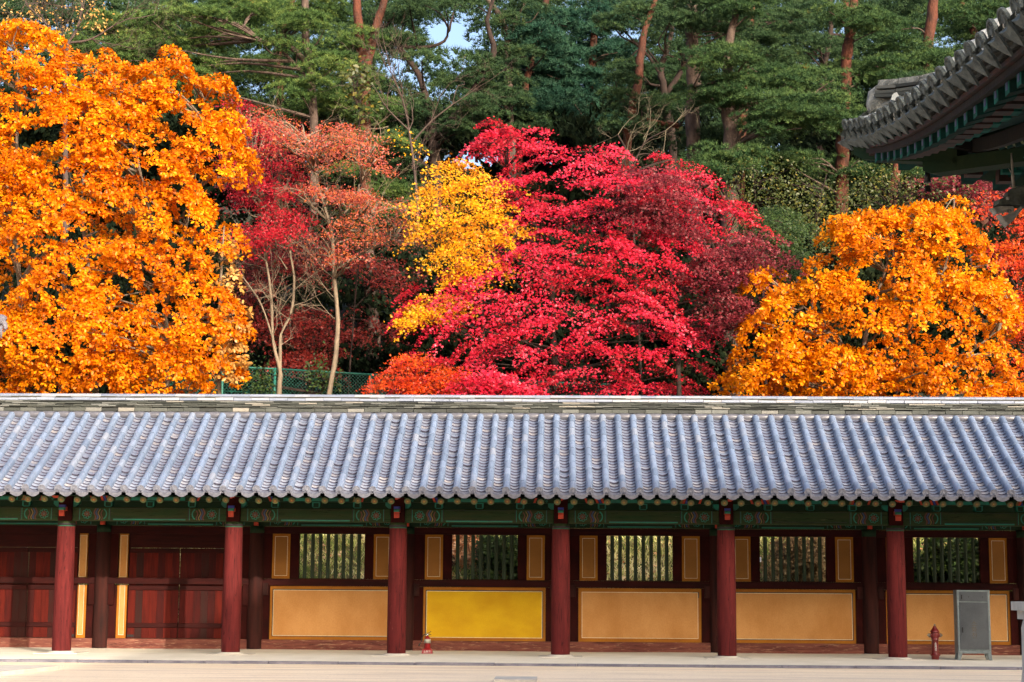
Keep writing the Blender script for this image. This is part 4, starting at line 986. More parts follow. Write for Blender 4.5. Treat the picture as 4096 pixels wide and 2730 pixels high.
def nrm(a): return a / (np.linalg.norm(a, axis=-1, keepdims=True) + 1e-9)
def basis(A, Nn):
    A = nrm(A); Z = nrm(Nn - (Nn * A).sum(-1, keepdims=True) * A); Y = np.cross(Z, A); return A, Y, Z
def leafmesh(T, P, A, Nn, S, rnd, mat, name='mesh'):
    V, F = T; A, Y, Z = basis(A, Nn); k = len(V); n = len(P)
    co = P[:, None, :] + S[:, None, None] * (V[None, :, 0:1] * A[:, None] + V[None, :, 1:2] * Y[:, None] + V[None, :, 2:3] * Z[:, None])
    co = co.reshape(-1, 3); f = (F[None] + (np.arange(n) * k)[:, None, None]).reshape(-1, 3)
    me = bpy.data.meshes.new(name); me.vertices.add(len(co)); me.vertices.foreach_set('co', co.ravel())
    me.loops.add(len(f) * 3); me.loops.foreach_set('vertex_index', f.ravel().astype(np.int32))
    me.polygons.add(len(f)); me.polygons.foreach_set('loop_start', np.arange(0, len(f) * 3, 3, dtype=np.int32))
    a = me.attributes.new('rnd', 'FLOAT', 'POINT'); a.data.foreach_set('value', np.repeat(rnd, k).astype(np.float32))
    me.update(calc_edges=True); me.materials.append(mat); return me
TRI = [0]
def add_leaves(name, parent, T, P, A, Nn, S, rnd, mat, singles=0):
    n = len(P); keep = np.ones(n, bool)
    if singles:
        sc_ = P[:, 1] + N.random(n) * 1.5; pick = np.argsort(sc_)[:singles]; keep[pick] = False
        V, F = T; ms = []
        for q in range(5):
            me = mesh(V, [tuple(map(int, f)) for f in F], mat); a = me.attributes.new('rnd', 'FLOAT', 'POINT'); a.data.foreach_set('value', [0.15 + .17 * q] * len(V)); ms.append(me)
        Ab, Yb, Zb = basis(A[pick], Nn[pick])
        for j, i in enumerate(pick):
            s = float(S[i]); M = Matrix(((Ab[j][0] * s, Yb[j][0] * s, Zb[j][0] * s, P[i][0]), (Ab[j][1] * s, Yb[j][1] * s, Zb[j][1] * s, P[i][1]), (Ab[j][2] * s, Yb[j][2] * s, Zb[j][2] * s, P[i][2]), (0, 0, 0, 1)))
            link(name, ms[int(np.clip(rnd[i] * 5, 0, 4))], parent, M)
    TRI[0] += int(keep.sum()) * len(T[1])
    link(name, leafmesh(T, P[keep], A[keep], Nn[keep], S[keep], rnd[keep], mat), parent, kind='stuff')
def inpoly(p, poly):
    x, y = p[:, 0], p[:, 1]; r = np.zeros(len(p), bool); n = len(poly)
    for i in range(n):
        x1, y1 = poly[i]; x2, y2 = poly[(i + 1) % n]
        c = ((y1 > y) != (y2 > y)) & (x < (x2 - x1) * (y - y1) / ((y2 - y1) or 1e-9) + x1); r ^= c
    return r
def polydist(p, poly):
    d = np.full(len(p), 1e9); n = len(poly)
    for i in range(n):
        a = np.array(poly[i], float); b = np.array(poly[(i + 1) % n], float); ab = b - a
        t = np.clip(((p - a) @ ab) / (ab @ ab), 0, 1); q = a + t[:, None] * ab; d = np.minimum(d, np.linalg.norm(p - q, axis=1))
    return d
def pads_in(poly, n, Y0, Rb, front=.72, inset=6, mind=0, open_bottom=False):
    poly = [tuple(map(float, q)) for q in poly]; lo = np.min(poly, 0); hi = np.max(poly, 0); out = []
    pts = lo + (hi - lo) * N.random((n * 60, 2)); pts = pts[inpoly(pts, poly)]; dist = polydist(pts, poly)
    m = dist > inset; pts, dist = pts[m], dist[m]; mx = dist.max(); res = []
    for p, d in zip(pts, dist):
        if len(res) >= n: break
        if mind and any((p[0] - q[0]) ** 2 + ((p[1] - q[1]) * 1.5) ** 2 < mind * mind for q in res[-60:]): continue
        res.append((p[0], p[1], d))
    C = []; O = []
    ctr = np.mean([D(x, y, Y0) for x, y, _ in res], 0)
    for x, y, d in res:
        t = min(1, d / mx * 1.25); b = Rb * math.sqrt(max(0, 1 - (1 - t) ** 2))
        yy = Y0 - b * N.random() ** .35 if N.random() < front else Y0 + b * N.random()
        c = D(x, y, yy); C.append(c); O.append(c - ctr)
    return np.array(C), nrm(np.array(O))
UP = np.array([0, 0, 1.0])
def extra(C, O, pts, Y):
    E_ = np.array([D(x, y, Y + N.uniform(-.8, .3)) for x, y in pts]); return np.concatenate([C, E_]), np.concatenate([O, nrm(E_ - C.mean(0))])
def whorls(C, O, rp, per, leaves, size, droop=.35, flat_=.4, upb=.9):
    """broad leaves in whorls at the ends of twigs, spread over rounded clumps"""
    P = []; A = []; Nn = []; S = []; rr = []
    for c, o in zip(C, O):
        r = rp * N.uniform(.7, 1.25); n = nrm(UP * upb + o * .7 + N.normal(0, .25, 3)); e1 = nrm(np.cross(n, [0.3, 1, .1])); e2 = np.cross(n, e1); cr = N.random()
        for _ in range(int(per * (r / rp) ** 2)):
            a = N.random() * 6.283; q = math.sqrt(N.random())
            w_ = c + r * q * (e1 * math.cos(a) + e2 * math.sin(a)) + n * r * flat_ * ((1 - q * q) * N.uniform(.3, 1) - .2) - UP * r * droop * q * q
            out = nrm(o * .5 + (e1 * math.cos(a) + e2 * math.sin(a)) * q + N.normal(0, .2, 3)); wr = N.random()
            a0 = N.random() * 6.28; f1 = nrm(np.cross(out, [.1, .2, 1])); f2 = np.cross(out, f1)
            for k in range(leaves):
                t = a0 + 6.283 * k / leaves + N.normal(0, .25); d = f1 * math.cos(t) + f2 * math.sin(t)
                ax = nrm(d * .9 + out * .55 - UP * .45 + N.normal(0, .12, 3))
                P.append(w_ + ax * .02); A.append(ax); Nn.append(nrm(out * .6 + UP * .7 + N.normal(0, .25, 3))); S.append(size * N.uniform(.7, 1.15)); rr.append(.35 * cr + .25 * wr + .4 * N.random())
    return [np.array(v) for v in (P, A, Nn, S, rr)]
def sprays(C, O, rp, per, size, thick=.12, droop=.30, ell=1.0, face=(0, -.75, .65), rb=.5, lift=0):
    """flat layered sprays of small leaves, drooping at the rim"""
    n = len(C); k = int(per); r = rp * N.uniform(.45, 1.35, (n, 1)); cr = N.random((n, 1))
    pn = nrm(UP + O * .45 + N.normal(0, .21, (n, 3))); e1 = nrm(np.cross(pn, [0.0, 1, .05])); e2 = np.cross(pn, e1)
    a = N.random((n, k)) * 6.283; q = np.sqrt(N.random((n, k)))
    # ragged outline made of a few lobes
    ph = N.random((n, 1)) * 6.28; q = q * (1 + .28 * np.sin(a * 5 + ph) + .18 * np.sin(a * 9 + 2 * ph)) * .85
    P = C[:, None] + (r * q * np.cos(a) * ell)[..., None] * e1[:, None] + (r * q * np.sin(a))[..., None] * e2[:, None]
    P += (N.normal(0, thick, (n, k)) * (1 - q * .6))[..., None] * pn[:, None] - (r * droop * q * q)[..., None] * UP
    rad = np.cos(a)[..., None] * e1[:, None] + np.sin(a)[..., None] * e2[:, None]
    A = nrm(rad * .7 - UP * .35 + np.array([0, -.3, 0]) + N.normal(0, .45, (n, k, 3)))
    Nn = nrm(np.array(face) + N.normal(0, .45, (n, k, 3)))
    S = size * N.uniform(.65, 1.2, (n, k)); rr = np.clip(rb * cr + (1 - rb) * N.random((n, k)), 0, 1)
    return P.reshape(-1, 3), A.reshape(-1, 3), Nn.reshape(-1, 3), S.ravel(), rr.ravel()
def tufts(C, O, rp, per, size, thick=.35, rb=.45, ell=1.3):
    """dome-shaped cushions of pine shoots pointing up and out"""
    n = len(C); k = int(per); r = rp * N.uniform(.6, 1.3, (n, 1)); cr = N.random((n, 1))
    a = N.random((n, k)) * 6.283; q = np.sqrt(N.random((n, k))); ph = N.random((n, 1)) * 6.28
    q = q * (1 + .2 * np.sin(a * 4 + ph)); x = r * q * np.cos(a) * ell; y = r * q * np.sin(a) * ell; z = r * thick * (np.clip(1 - q * q, 0, 1) ** .5 * N.uniform(.55, 1.0, (n, k)) - .1) + .12 * r * np.sin(a * 3 + ph * 2)
    P = C[:, None] + np.stack([x, y, z], -1)
    A = nrm(np.stack([np.cos(a) * q * .9, np.sin(a) * q * .9, np.full_like(a, .75)], -1) + N.normal(0, .3, (n, k, 3)))
    Nn = nrm(N.normal(0, 1, (n, k, 3))); S = size * N.uniform(.7, 1.2, (n, k))
    h = np.clip(z / (r * thick + 1e-6), 0, 1); rr = np.clip(rb * cr + .25 * N.random((n, k)) + .3 * N.random((n, k)), 0, 1)
    return P.reshape(-1, 3), A.reshape(-1, 3), Nn.reshape(-1, 3), S.ravel(), rr.ravel()

def ground_z(p): return float(hz(p[0], p[1]))
def stem_pts(poly, Y, ground=True):
    """poly: (x, y, width px, optional dY) on the displayed picture, from the foot upwards"""
    P = []; Rr = []
    for q in poly:
        y = Y + (q[3] if len(q) > 3 else 0); p = D(q[0], q[1], y); sc_ = FPX / (y - CAM[1]) / K
        P.append(p); Rr.append(q[2] / 2 / sc_)
    if ground:
        g = ground_z(P[0])
        if P[0][2] > g - .1:
            d = (P[0] - P[1]); d = d / (abs(d[2]) + 1e-6); h = P[0][2] - g + .25
            P.insert(0, P[0] + np.array([d[0] * h * .35, 0, -h])); Rr.insert(0, Rr[0] * 1.12)
    return P, Rr
def smooth_stem(mb, P, Rr, n=8, wob=0.0):
    Q = catmull(P, 4); m = len(Q); R_ = np.interp(np.linspace(0, len(Rr) - 1, m), np.arange(len(Rr)), Rr)
    Q = [q + N.normal(0, 1, 3) * wob * r for q, r in zip(Q, R_)]
    mb.tube(Q, [r * N.uniform(.94, 1.06) for r in R_], n); return Q
def branches(mb, stems, C, frac, r0, r1, n=5, up=.25):
    S_ = np.array([q for s in stems for q in s]); 
    for c in C:
        if N.random() > frac: continue
        d = np.linalg.norm(S_ - c, axis=1) + np.clip(S_[:, 2] - c[2] + .2, 0, 9) * 1.5; j = int(np.argmin(d)); s = S_[j]
        if np.linalg.norm(s - c) > 7: continue
        mid = (s + c) / 2 + N.normal(0, .12, 3) + UP * up * N.uniform(-.2, .6); L = np.linalg.norm(c - s)
        mb.tube(catmull([s, mid, c], 3), list(np.linspace(min(r0, .02 + L * .012), r1, 7))[:7], n, False)
def twigs(mb, base, d, L, depth, r, spread=.5, n=4):
    p = np.array(base, float); P = [p]; dd = nrm(np.array(d, float))
    for k in range(3):
        dd = nrm(dd + N.normal(0, .18, 3)); p = p + dd * L / 3; P.append(p)
    mb.tube(P, [r, r * .85, r * .7, r * .5], n, False)
    if depth > 0:
        for k in range(3 if depth > 1 else 4):
            q = P[1 + k % 3]; nd = nrm(dd + N.normal(0, spread, 3)); twigs(mb, q, nd, L * .62, depth - 1, r * .55, spread, 3)
def tree(name, base, label, cat='tree', group=None):
    return thing(name, base, label, cat, group)

# leaf colours
L_mag = leafmat('orange_magnolia_leaf', [(0, (0.22, 0.050, 0.003)), (.25, (0.56, 0.125, 0.002)), (.6, (0.74, 0.235, 0.002)), (.88, (0.80, 0.34, 0.004)), (.97, (0.66, 0.44, 0.01)), (1, (0.40, 0.42, 0.04))], .38, .40, .22)
L_mag2 = leafmat('amber_magnolia_leaf', [(0, (0.24, 0.06, 0.003)), (.25, (0.58, 0.145, 0.002)), (.6, (0.74, 0.25, 0.002)), (.9, (0.80, 0.36, 0.004)), (1, (0.40, 0.38, 0.02))], .38, .40, .22)
L_dry = leafmat('dry_brown_leaf', [(0, (0.30, 0.14, 0.03)), (.5, (0.46, 0.24, 0.06)), (1, (0.58, 0.40, 0.16))], .3, .4, .4)
L_red = leafmat('crimson_maple_leaf', [(0, (0.10, 0.005, 0.004)), (.25, (0.26, 0.005, 0.010)), (.55, (0.54, 0.008, 0.030)), (.85, (0.68, 0.030, 0.085)), (1, (0.76, 0.20, 0.23))], .24, .45, .3)
L_pur = leafmat('dark_purple_maple_leaf', [(0, (0.050, 0.006, 0.008)), (.5, (0.12, 0.010, 0.016)), (.85, (0.20, 0.026, 0.034)), (1, (0.30, 0.07, 0.08))], .25, .45, .3)
L_cri = leafmat('deep_crimson_maple_leaf', [(0, (0.16, 0.005, 0.010)), (.5, (0.36, 0.006, 0.018)), (1, (0.60, 0.025, 0.05))], .4, .42, .4)
L_sal = leafmat('salmon_maple_leaf', [(0, (0.16, 0.016, 0.012)), (.3, (0.34, 0.038, 0.028)), (.5, (0.44, 0.12, 0.018)), (.7, (0.40, 0.066, 0.056)), (.9, (0.52, 0.15, 0.12)), (1, (0.62, 0.32, 0.25))], .35, .4, .5)
L_yel = leafmat('yellow_maple_leaf', [(0, (0.48, 0.13, 0.003)), (.3, (0.72, 0.30, 0.003)), (.65, (0.82, 0.44, 0.004)), (.82, (0.50, 0.38, 0.01)), (.9, (0.74, 0.20, 0.05)), (1, (0.70, 0.10, 0.06))], .40, .42, .4)
L_rus = leafmat('rust_red_maple_leaf', [(0, (0.08, 0.008, 0.005)), (.5, (0.20, 0.016, 0.010)), (.85, (0.32, 0.030, 0.020)), (1, (0.42, 0.085, 0.055))], .35, .42, .4)
L_ora = leafmat('orange_red_maple_leaf', [(0, (0.34, 0.018, 0.004)), (.5, (0.60, 0.05, 0.006)), (1, (0.74, 0.18, 0.01))], .4, .42, .4)
L_dgr = leafmat('dark_green_maple_leaf', [(0, (0.014, 0.032, 0.010)), (.6, (0.034, 0.066, 0.014)), (1, (0.075, 0.10, 0.02))], .3, .5, .3)
L_olv = leafmat('olive_yellow_leaf', [(0, (0.020, 0.032, 0.008)), (.55, (0.050, 0.068, 0.012)), (.9, (0.12, 0.105, 0.014)), (1, (0.24, 0.16, 0.015))], .35, .45, .4)
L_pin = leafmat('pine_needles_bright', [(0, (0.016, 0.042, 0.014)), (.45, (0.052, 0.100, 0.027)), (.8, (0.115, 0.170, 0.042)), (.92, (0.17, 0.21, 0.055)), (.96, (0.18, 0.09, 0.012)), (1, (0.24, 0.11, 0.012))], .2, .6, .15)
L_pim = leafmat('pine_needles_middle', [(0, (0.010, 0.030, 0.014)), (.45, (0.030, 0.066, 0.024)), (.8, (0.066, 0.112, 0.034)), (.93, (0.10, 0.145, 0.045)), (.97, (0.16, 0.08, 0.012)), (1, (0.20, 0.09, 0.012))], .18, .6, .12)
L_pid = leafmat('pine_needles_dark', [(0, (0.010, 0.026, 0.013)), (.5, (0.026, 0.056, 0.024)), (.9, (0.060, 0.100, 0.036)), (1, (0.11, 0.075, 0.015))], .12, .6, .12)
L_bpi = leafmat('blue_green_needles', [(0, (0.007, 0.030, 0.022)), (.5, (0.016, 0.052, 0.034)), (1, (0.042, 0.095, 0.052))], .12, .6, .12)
L_rtw = leafmat('brown_shrub_leaf', [(0, (0.10, 0.06, 0.03)), (.5, (0.22, 0.14, 0.06)), (1, (0.34, 0.25, 0.12))], .25, .6, .2)
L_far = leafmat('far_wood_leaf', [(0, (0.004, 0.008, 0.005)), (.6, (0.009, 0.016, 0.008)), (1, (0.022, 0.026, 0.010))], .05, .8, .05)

# ---- left orange magnolia
poly = [(-60, 60), (40, 45), (95, 62), (130, 88), (165, 108), (210, 135), (222, 105), (250, 120), (300, 150), (345, 150), (385, 142), (410, 112), (425, 160), (470, 185), (495, 170), (512, 200), (530, 250), (560, 330), (566, 370), (545, 400), (520, 440), (528, 480), (550, 545), (545, 620), (560, 680), (566, 780), (552, 850), (515, 885), (500, 915), (-60, 915)]
t = tree('magnolia_tree', (D(380, 910, 8.6)[0], 8.6, ground_z(D(380, 910, 8.6))), 'large orange leaved magnolia filling the left side behind the tiled roof')
mb = MB(); stems = []
for s in ([(385, 905, 12), (382, 760, 11), (375, 640, 10), (360, 560, 8), (330, 430, 6), (300, 300, 4), (260, 190, 2)], [(60, 905, 16), (50, 700, 14), (30, 500, 11), (40, 300, 7), (40, 120, 3)], [(220, 905, 12, 1), (215, 700, 10, 1), (190, 500, 8, 1), (200, 300, 5, 1), (235, 170, 2)], [(380, 700, 7), (420, 560, 5), (450, 400, 3), (470, 230, 2)]):
    P, Rr = stem_pts(s, 8.6, s[0][1] > 880); stems.append(smooth_stem(mb, P, Rr, 8, .1))
mb.build('trunk', M_barkm, t, True)
C, O = pads_in(poly, 335, 8.6, 3.0, .80, 5, 23)
C, O = extra(C, O, [(30, 62), (75, 66), (110, 84), (240, 122), (300, 158), (345, 158), (405, 122), (412, 150), (500, 182), (508, 215), (535, 270), (552, 340), (556, 372), (470, 195), (440, 180), (530, 300), (540, 410)], 8.6)
bb = MB(); branches(bb, stems, C, .5, .05, .010); bb.build('branch', M_barkm, t, kind='stuff')
add_leaves('leaf', t, OV, *whorls(C, O, .50, 42, 6, .115), L_mag, 300)
t2 = tree('magnolia_tree', (D(505, 905, 8.2)[0], 8.2, ground_z(D(505, 905, 8.2))), 'slim magnolia with dry brownish leaves at the right edge of the big orange tree')
mb = MB(); P, Rr = stem_pts([(503, 905, 11), (500, 840, 10), (505, 700, 8), (510, 600, 5), (515, 520, 3)], 8.2); st = [smooth_stem(mb, P, Rr, 8, .08)]; mb.build('trunk', M_barkm, t2, True)
C, O = pads_in([(500, 560), (530, 545), (550, 640), (566, 740), (566, 830), (535, 880), (505, 860), (490, 700)], 26, 8.0, .6, .7, 6, 14)
add_leaves('leaf', t2, OV, *whorls(C, O, .34, 9, 5, .15), L_dry)
bb = MB(); branches(bb, st, C, .7, .03, .008); bb.build('branch', M_barkm, t2, kind='stuff')
# ---- right orange magnolia
poly = [(1640, 915), (1660, 860), (1690, 800), (1705, 740), (1700, 690), (1725, 615), (1765, 618), (1790, 650), (1830, 655), (1860, 605), (1920, 580), (1915, 500), (1955, 495), (1990, 478), (2040, 485), (2100, 480), (2125, 465), (2165, 480), (2195, 452), (2220, 490), (2250, 530), (2262, 590), (2300, 630), (2335, 680), (2340, 780), (2330, 860), (2360, 915)]
t = tree('magnolia_tree', (D(1975, 912, 8.8)[0], 8.8, ground_z(D(1975, 912, 8.8))), 'orange leaved magnolia rising above the roof ridge at the right, below the temple eave')
mb = MB(); stems = []
for s in ([(1975, 912, 13), (1985, 800, 11), (2010, 700, 8), (2040, 600, 5), (2050, 510, 3)], [(1985, 860, 8), (1900, 760, 7), (1830, 690, 5), (1760, 640, 3)], [(1990, 840, 8), (2100, 740, 7), (2170, 620, 5), (2190, 490, 2)], [(2150, 915, 8, .5), (2200, 840, 6), (2290, 760, 4)]):
    P, Rr = stem_pts(s, 8.8, s[0][1] > 900); stems.append(smooth_stem(mb, P, Rr, 8, .1))
mb.build('trunk', M_barkm, t, True)
C, O = pads_in(poly, 170, 8.8, 2.6, .82, 3, 27)
C, O = extra(C, O, [(1925, 505), (1950, 512), (1985, 490), (2035, 496), (2105, 490), (2130, 476), (2165, 492), (2195, 464), (2215, 495), (2245, 540), (2190, 510), (2150, 520), (2020, 520), (1735, 632), (1770, 632), (1655, 880)], 8.8)
bb = MB(); branches(bb, stems, C, .5, .05, .010); bb.build('branch', M_barkm, t, kind='stuff')
add_leaves('leaf', t, OV, *whorls(C, O, .48, 40, 6, .118), L_mag2, 300)

def maple(label, Y, polys, stems_px, mat, npad, per, size, rp, Rb, bark=M_barkm, singles=0, group=None, ell=1.5, name='maple_tree', thick=.10, front=.7, droop=.30, mind=0, tm=None, wid=1, face=(0, -.75, .65)):
    x0 = stems_px[0][0][0]; b = D(x0, 905, Y)
    t = tree(name, (b[0], Y, ground_z(b)), label, 'tree', group)
    mb = MB(); st = []
    for s in stems_px:
        P, Rr = stem_pts(s, Y, s[0][1] > 820); st.append(smooth_stem(mb, P, Rr, 8, .10))
    mb.build('trunk', bark, t, True)
    if bark is M_barkm:
        tw = MB()
        for s in st:
            for j in range(len(s) // 3, len(s), 2): twigs(tw, s[j], nrm(np.array([N.normal(0, .9), N.normal(0, .6), .7])), 1.1, 3, .013)
        tw.build('twig', bark, t, kind='stuff')
    Cs = []; Os = []
    for pl in polys:
        pl_, frac = (pl if isinstance(pl, tuple) else (pl, 1.0 / len(polys)))
        C, O = pads_in(pl_, max(3, int(npad * frac)), Y, Rb, front, 4, mind); Cs.append(C); Os.append(O)
    C = np.concatenate(Cs); O = np.concatenate(Os)
    bb = MB(); branches(bb, st, C, .75, .035, .006); bb.build('branch', bark, t, kind='stuff')
    add_leaves('leaf', t, tm or STAR, *sprays(C, O, rp, per, size, thick, droop, ell, face), mat, singles)
    return t
# ---- central maples
P_cr = [(905, 905), (935, 800), (905, 690), (960, 640), (1000, 600), (1130, 560), (1150, 440), (1090, 370), (1080, 280), (1150, 262), (1220, 290), (1250, 330), (1340, 330), (1420, 335), (1520, 350), (1610, 370), (1620, 440), (1720, 440), (1735, 480), (1690, 560), (1640, 640), (1690, 700), (1640, 780), (1680, 830), (1610, 905)]
maple('great crimson maple spreading in flat layers at the centre behind the roof ridge', 10.5, [(P_cr, 1.0)],
      [[(1275, 905, 18), (1270, 760, 15), (1265, 620, 10), (1230, 520, 6), (1180, 440, 4), (1150, 330, 2)], [(1270, 760, 10), (1340, 640, 8), (1400, 520, 5), (1440, 400, 3)], [(1270, 800, 9), (1420, 720, 7), (1560, 660, 4), (1650, 600, 2)], [(1270, 780, 8), (1120, 720, 5), (1000, 690, 3)]],
      L_red, 250, 215, .076, .60, 3.0, M_barkd, 300, front=.85, droop=.40, mind=25, ell=1.45, thick=.06, face=(0, -.6, .8))
maple('dark purple leaved maple mingling with the right shoulder of the crimson maple', 9.2, [([(1400, 400), (1500, 370), (1600, 430), (1620, 520), (1500, 560), (1400, 500)], .45), ([(1570, 610), (1660, 560), (1740, 520), (1790, 580), (1730, 650), (1715, 750), (1650, 770), (1640, 670)], .55)],
      [[(1560, 905, 12), (1555, 760, 10), (1540, 620, 7), (1520, 480, 4), (1500, 380, 2)], [(1550, 700, 6), (1640, 600, 4), (1730, 540, 2)]],
      L_pur, 60, 260, .078, .60, 1.5, M_barkd, front=.85, mind=26, thick=.06, droop=.4)
maple('golden yellow maple against the left flank of the crimson maple', 9.4, [([(955, 470), (990, 390), (1050, 362), (1110, 375), (1150, 420), (1190, 470), (1200, 520), (1170, 590), (1120, 620), (1040, 650), (970, 635), (1000, 590), (965, 530)], .8), ([(905, 740), (960, 690), (1060, 680), (1080, 700), (1000, 735), (930, 755)], .2)],
      [[(1105, 905, 9), (1110, 760, 8), (1100, 650, 6), (1080, 520, 4), (1060, 410, 2)], [(1100, 680, 5), (1020, 600, 3), (985, 520, 2)]],
      L_yel, 72, 170, .075, .5, 1.2, M_barkd, front=.85, mind=22)
maple('small orange red maple fanning out low in front of the green fence', 8.8, [([(845, 912), (870, 865), (930, 820), (990, 800), (1060, 850), (1090, 912)], 1.0)],
      [[(960, 905, 6), (950, 870, 4), (900, 860, 3)], [(960, 900, 5), (1000, 850, 3), (1030, 820, 2)]],
      L_ora, 28, 160, .072, .42, .8, M_barkd, front=.8, mind=16)
maple('bright scarlet maple low at the bottom centre, just above the ridge', 8.0, [([(1010, 915), (1050, 870), (1130, 850), (1220, 880), (1260, 915)], 1.0)],
      [[(1150, 905, 7), (1140, 880, 5), (1100, 860, 3)]], L_red, 26, 150, .075, .40, .6, M_barkd, front=.8, mind=16)
# ---- salmon and crimson maples left of centre
maple('salmon pink maple with a single bent grey trunk in front of the fence', 11.4, [([(560, 240), (640, 265), (730, 290), (800, 272), (840, 290), (905, 325), (880, 350), (930, 385), (880, 400), (790, 380), (720, 400), (640, 360), (590, 300)], .5), ([(640, 410), (740, 430), (860, 440), (880, 460), (800, 470), (700, 440)], .2), ([(800, 490), (870, 450), (955, 460), (975, 560), (880, 570), (800, 620), (700, 590), (690, 540)], .3)],
      [[(757, 905, 12), (770, 830, 12), (776, 740, 11), (768, 640, 9), (765, 560, 9), (757, 510, 7), (735, 440, 5), (720, 380, 3), (700, 320, 2)], [(760, 530, 6), (800, 480, 4), (830, 420, 3), (850, 350, 2)], [(768, 560, 5), (830, 500, 3), (930, 470, 2)], [(772, 620, 5), (820, 590, 4), (900, 555, 2)], [(757, 510, 4), (700, 460, 3), (640, 425, 1)]],
      L_sal, 200, 62, .060, .40, 1.9, M_barkm, front=.6, mind=8, ell=1.5, thick=.09)
maple('deep crimson maple with several thin stems beside the big orange magnolia', 11.9, [([(525, 225), (580, 240), (640, 300), (690, 400), (700, 450), (650, 520), (600, 500), (560, 480), (525, 440), (510, 330)], .75), ([(540, 520), (600, 520), (700, 480), (720, 510), (640, 560), (560, 580)], .25)],
      [[(642, 905, 12), (643, 850, 11), (628, 790, 6), (625, 720, 7), (618, 640, 6), (605, 560, 5), (598, 480, 3), (585, 380, 2)], [(643, 850, 8), (646, 770, 7), (668, 720, 6), (676, 650, 6), (668, 590, 5), (655, 520, 3), (640, 440, 2)], [(634, 800, 5), (600, 700, 4), (560, 640, 3), (530, 600, 2)], [(660, 620, 3), (640, 590, 3), (610, 560, 2)]],
      L_cri, 140, 110, .062, .45, 1.6, M_barkm, front=.7, mind=12, thick=.09)
maple('rust red maple in low tiers behind the pale trunks and the fence', 16.5, [([(540, 560), (640, 540), (720, 560), (730, 620), (560, 700), (530, 640)], .3), ([(700, 520), (860, 590), (960, 600), (900, 690), (860, 640), (720, 600)], .2), ([(560, 700), (700, 700), (860, 730), (900, 760), (800, 800), (700, 830), (600, 780)], .35), ([(620, 820), (730, 800), (760, 860), (660, 850)], .15)],
      [[(690, 905, 7), (720, 800, 6), (715, 700, 4), (700, 600, 3)], [(700, 870, 4), (650, 760, 3), (600, 700, 2)], [(715, 780, 4), (800, 720, 3), (880, 640, 2)]],
      L_rus, 120, 120, .085, .60, 2.0, M_barkd, front=.6, mind=14)
maple('orange and scarlet maple at the right edge behind the carved dragon head', 14.0, [([(2270, 440), (2353, 420), (2400, 460), (2400, 560), (2330, 540), (2270, 500)], .25), ([(2262, 560), (2400, 540), (2400, 800), (2345, 760), (2330, 660), (2280, 620)], .45), ([(2330, 690), (2400, 690), (2400, 900), (2345, 900)], .3)],
      [[(2370, 905, 12), (2365, 760, 9), (2350, 600, 6), (2330, 480, 3)], [(2362, 700, 6), (2310, 620, 4), (2290, 560, 2)]], L_ora, 70, 150, .08, .55, 1.5, M_barkd, mind=14)
maple('dim maroon maple under the temple roof corner', 19.0, [([(2120, 395), (2250, 380), (2300, 420), (2280, 520), (2230, 450), (2150, 450)], 1.0)],
      [[(2240, 905, 10), (2235, 650, 7), (2215, 500, 4), (2200, 420, 3)]], L_pur, 40, 110, .10, .7, 1.5, M_barkd, mind=12)
maple('rounded dark green maple between the crimson maple and the right magnolia', 12.0, [([(1715, 500), (1760, 475), (1820, 480), (1850, 540), (1868, 600), (1840, 640), (1790, 650), (1730, 620), (1720, 560)], 1.0)],
      [[(1800, 905, 10), (1798, 740, 8), (1790, 620, 5), (1785, 540, 3)]], L_dgr, 55, 220, .07, .48, 1.3, M_barkd, mind=16)
def small(label, Y, polys, stems_px, mat, npad, per, size, rp, Rb, bark=M_barkd, name='broadleaf_tree'):
    return maple(label, Y, polys, stems_px, mat, npad, per, size, rp, Rb, bark, 0, None, 1.1, name, .5, .55, .1, 0, SMALL)
small('thin yellowing broadleaf tree under the pines between the maples and the temple eave', 17.5, [([(1680, 430), (1720, 350), (1770, 400), (1830, 370), (1880, 430), (1920, 390), (1960, 470), (1940, 620), (1880, 640), (1860, 540), (1760, 480), (1690, 470)], 1.0)],
      [[(1760, 905, 8), (1752, 640, 6), (1740, 500, 4), (1730, 400, 3)], [(1850, 905, 7), (1870, 640, 5), (1880, 480, 3), (1900, 400, 2)], [(1750, 560, 4), (1700, 450, 2)]], L_olv, 70, 46, .105, .95, 3.2)
small('olive green broadleaf tree right of the leaning pine, under the temple eave', 18.5, [([(1960, 380), (2130, 400), (2250, 440), (2230, 500), (2100, 470), (1990, 480), (1950, 560), (1930, 470)], 1.0)],
      [[(2060, 905, 8), (2055, 640, 6), (2050, 480, 4), (2080, 420, 2)]], L_olv, 44, 44, .105, .95, 2.8)
small('pale green climbing shrub with broad leaves between the salmon maple tiers', 13.6, [([(640, 420), (740, 440), (860, 460), (880, 520), (840, 560), (760, 520), (680, 500)], .7), ([(800, 140), (835, 160), (840, 250), (815, 260)], .3)],
      [[(800, 905, 4), (815, 700, 4), (830, 500, 3), (825, 250, 2)]], L_olv, 34, 26, .19, .5, .7)
small('low bright green shrub tangled in the chain link fence', 12.2, [([(690, 860), (760, 840), (800, 880), (790, 905), (700, 905)], .5), ([(560, 870), (600, 850), (620, 900), (560, 900)], .5)], [[(740, 905, 3), (745, 880, 2)]], L_dgr, 14, 60, .11, .35, .4, name='shrub')
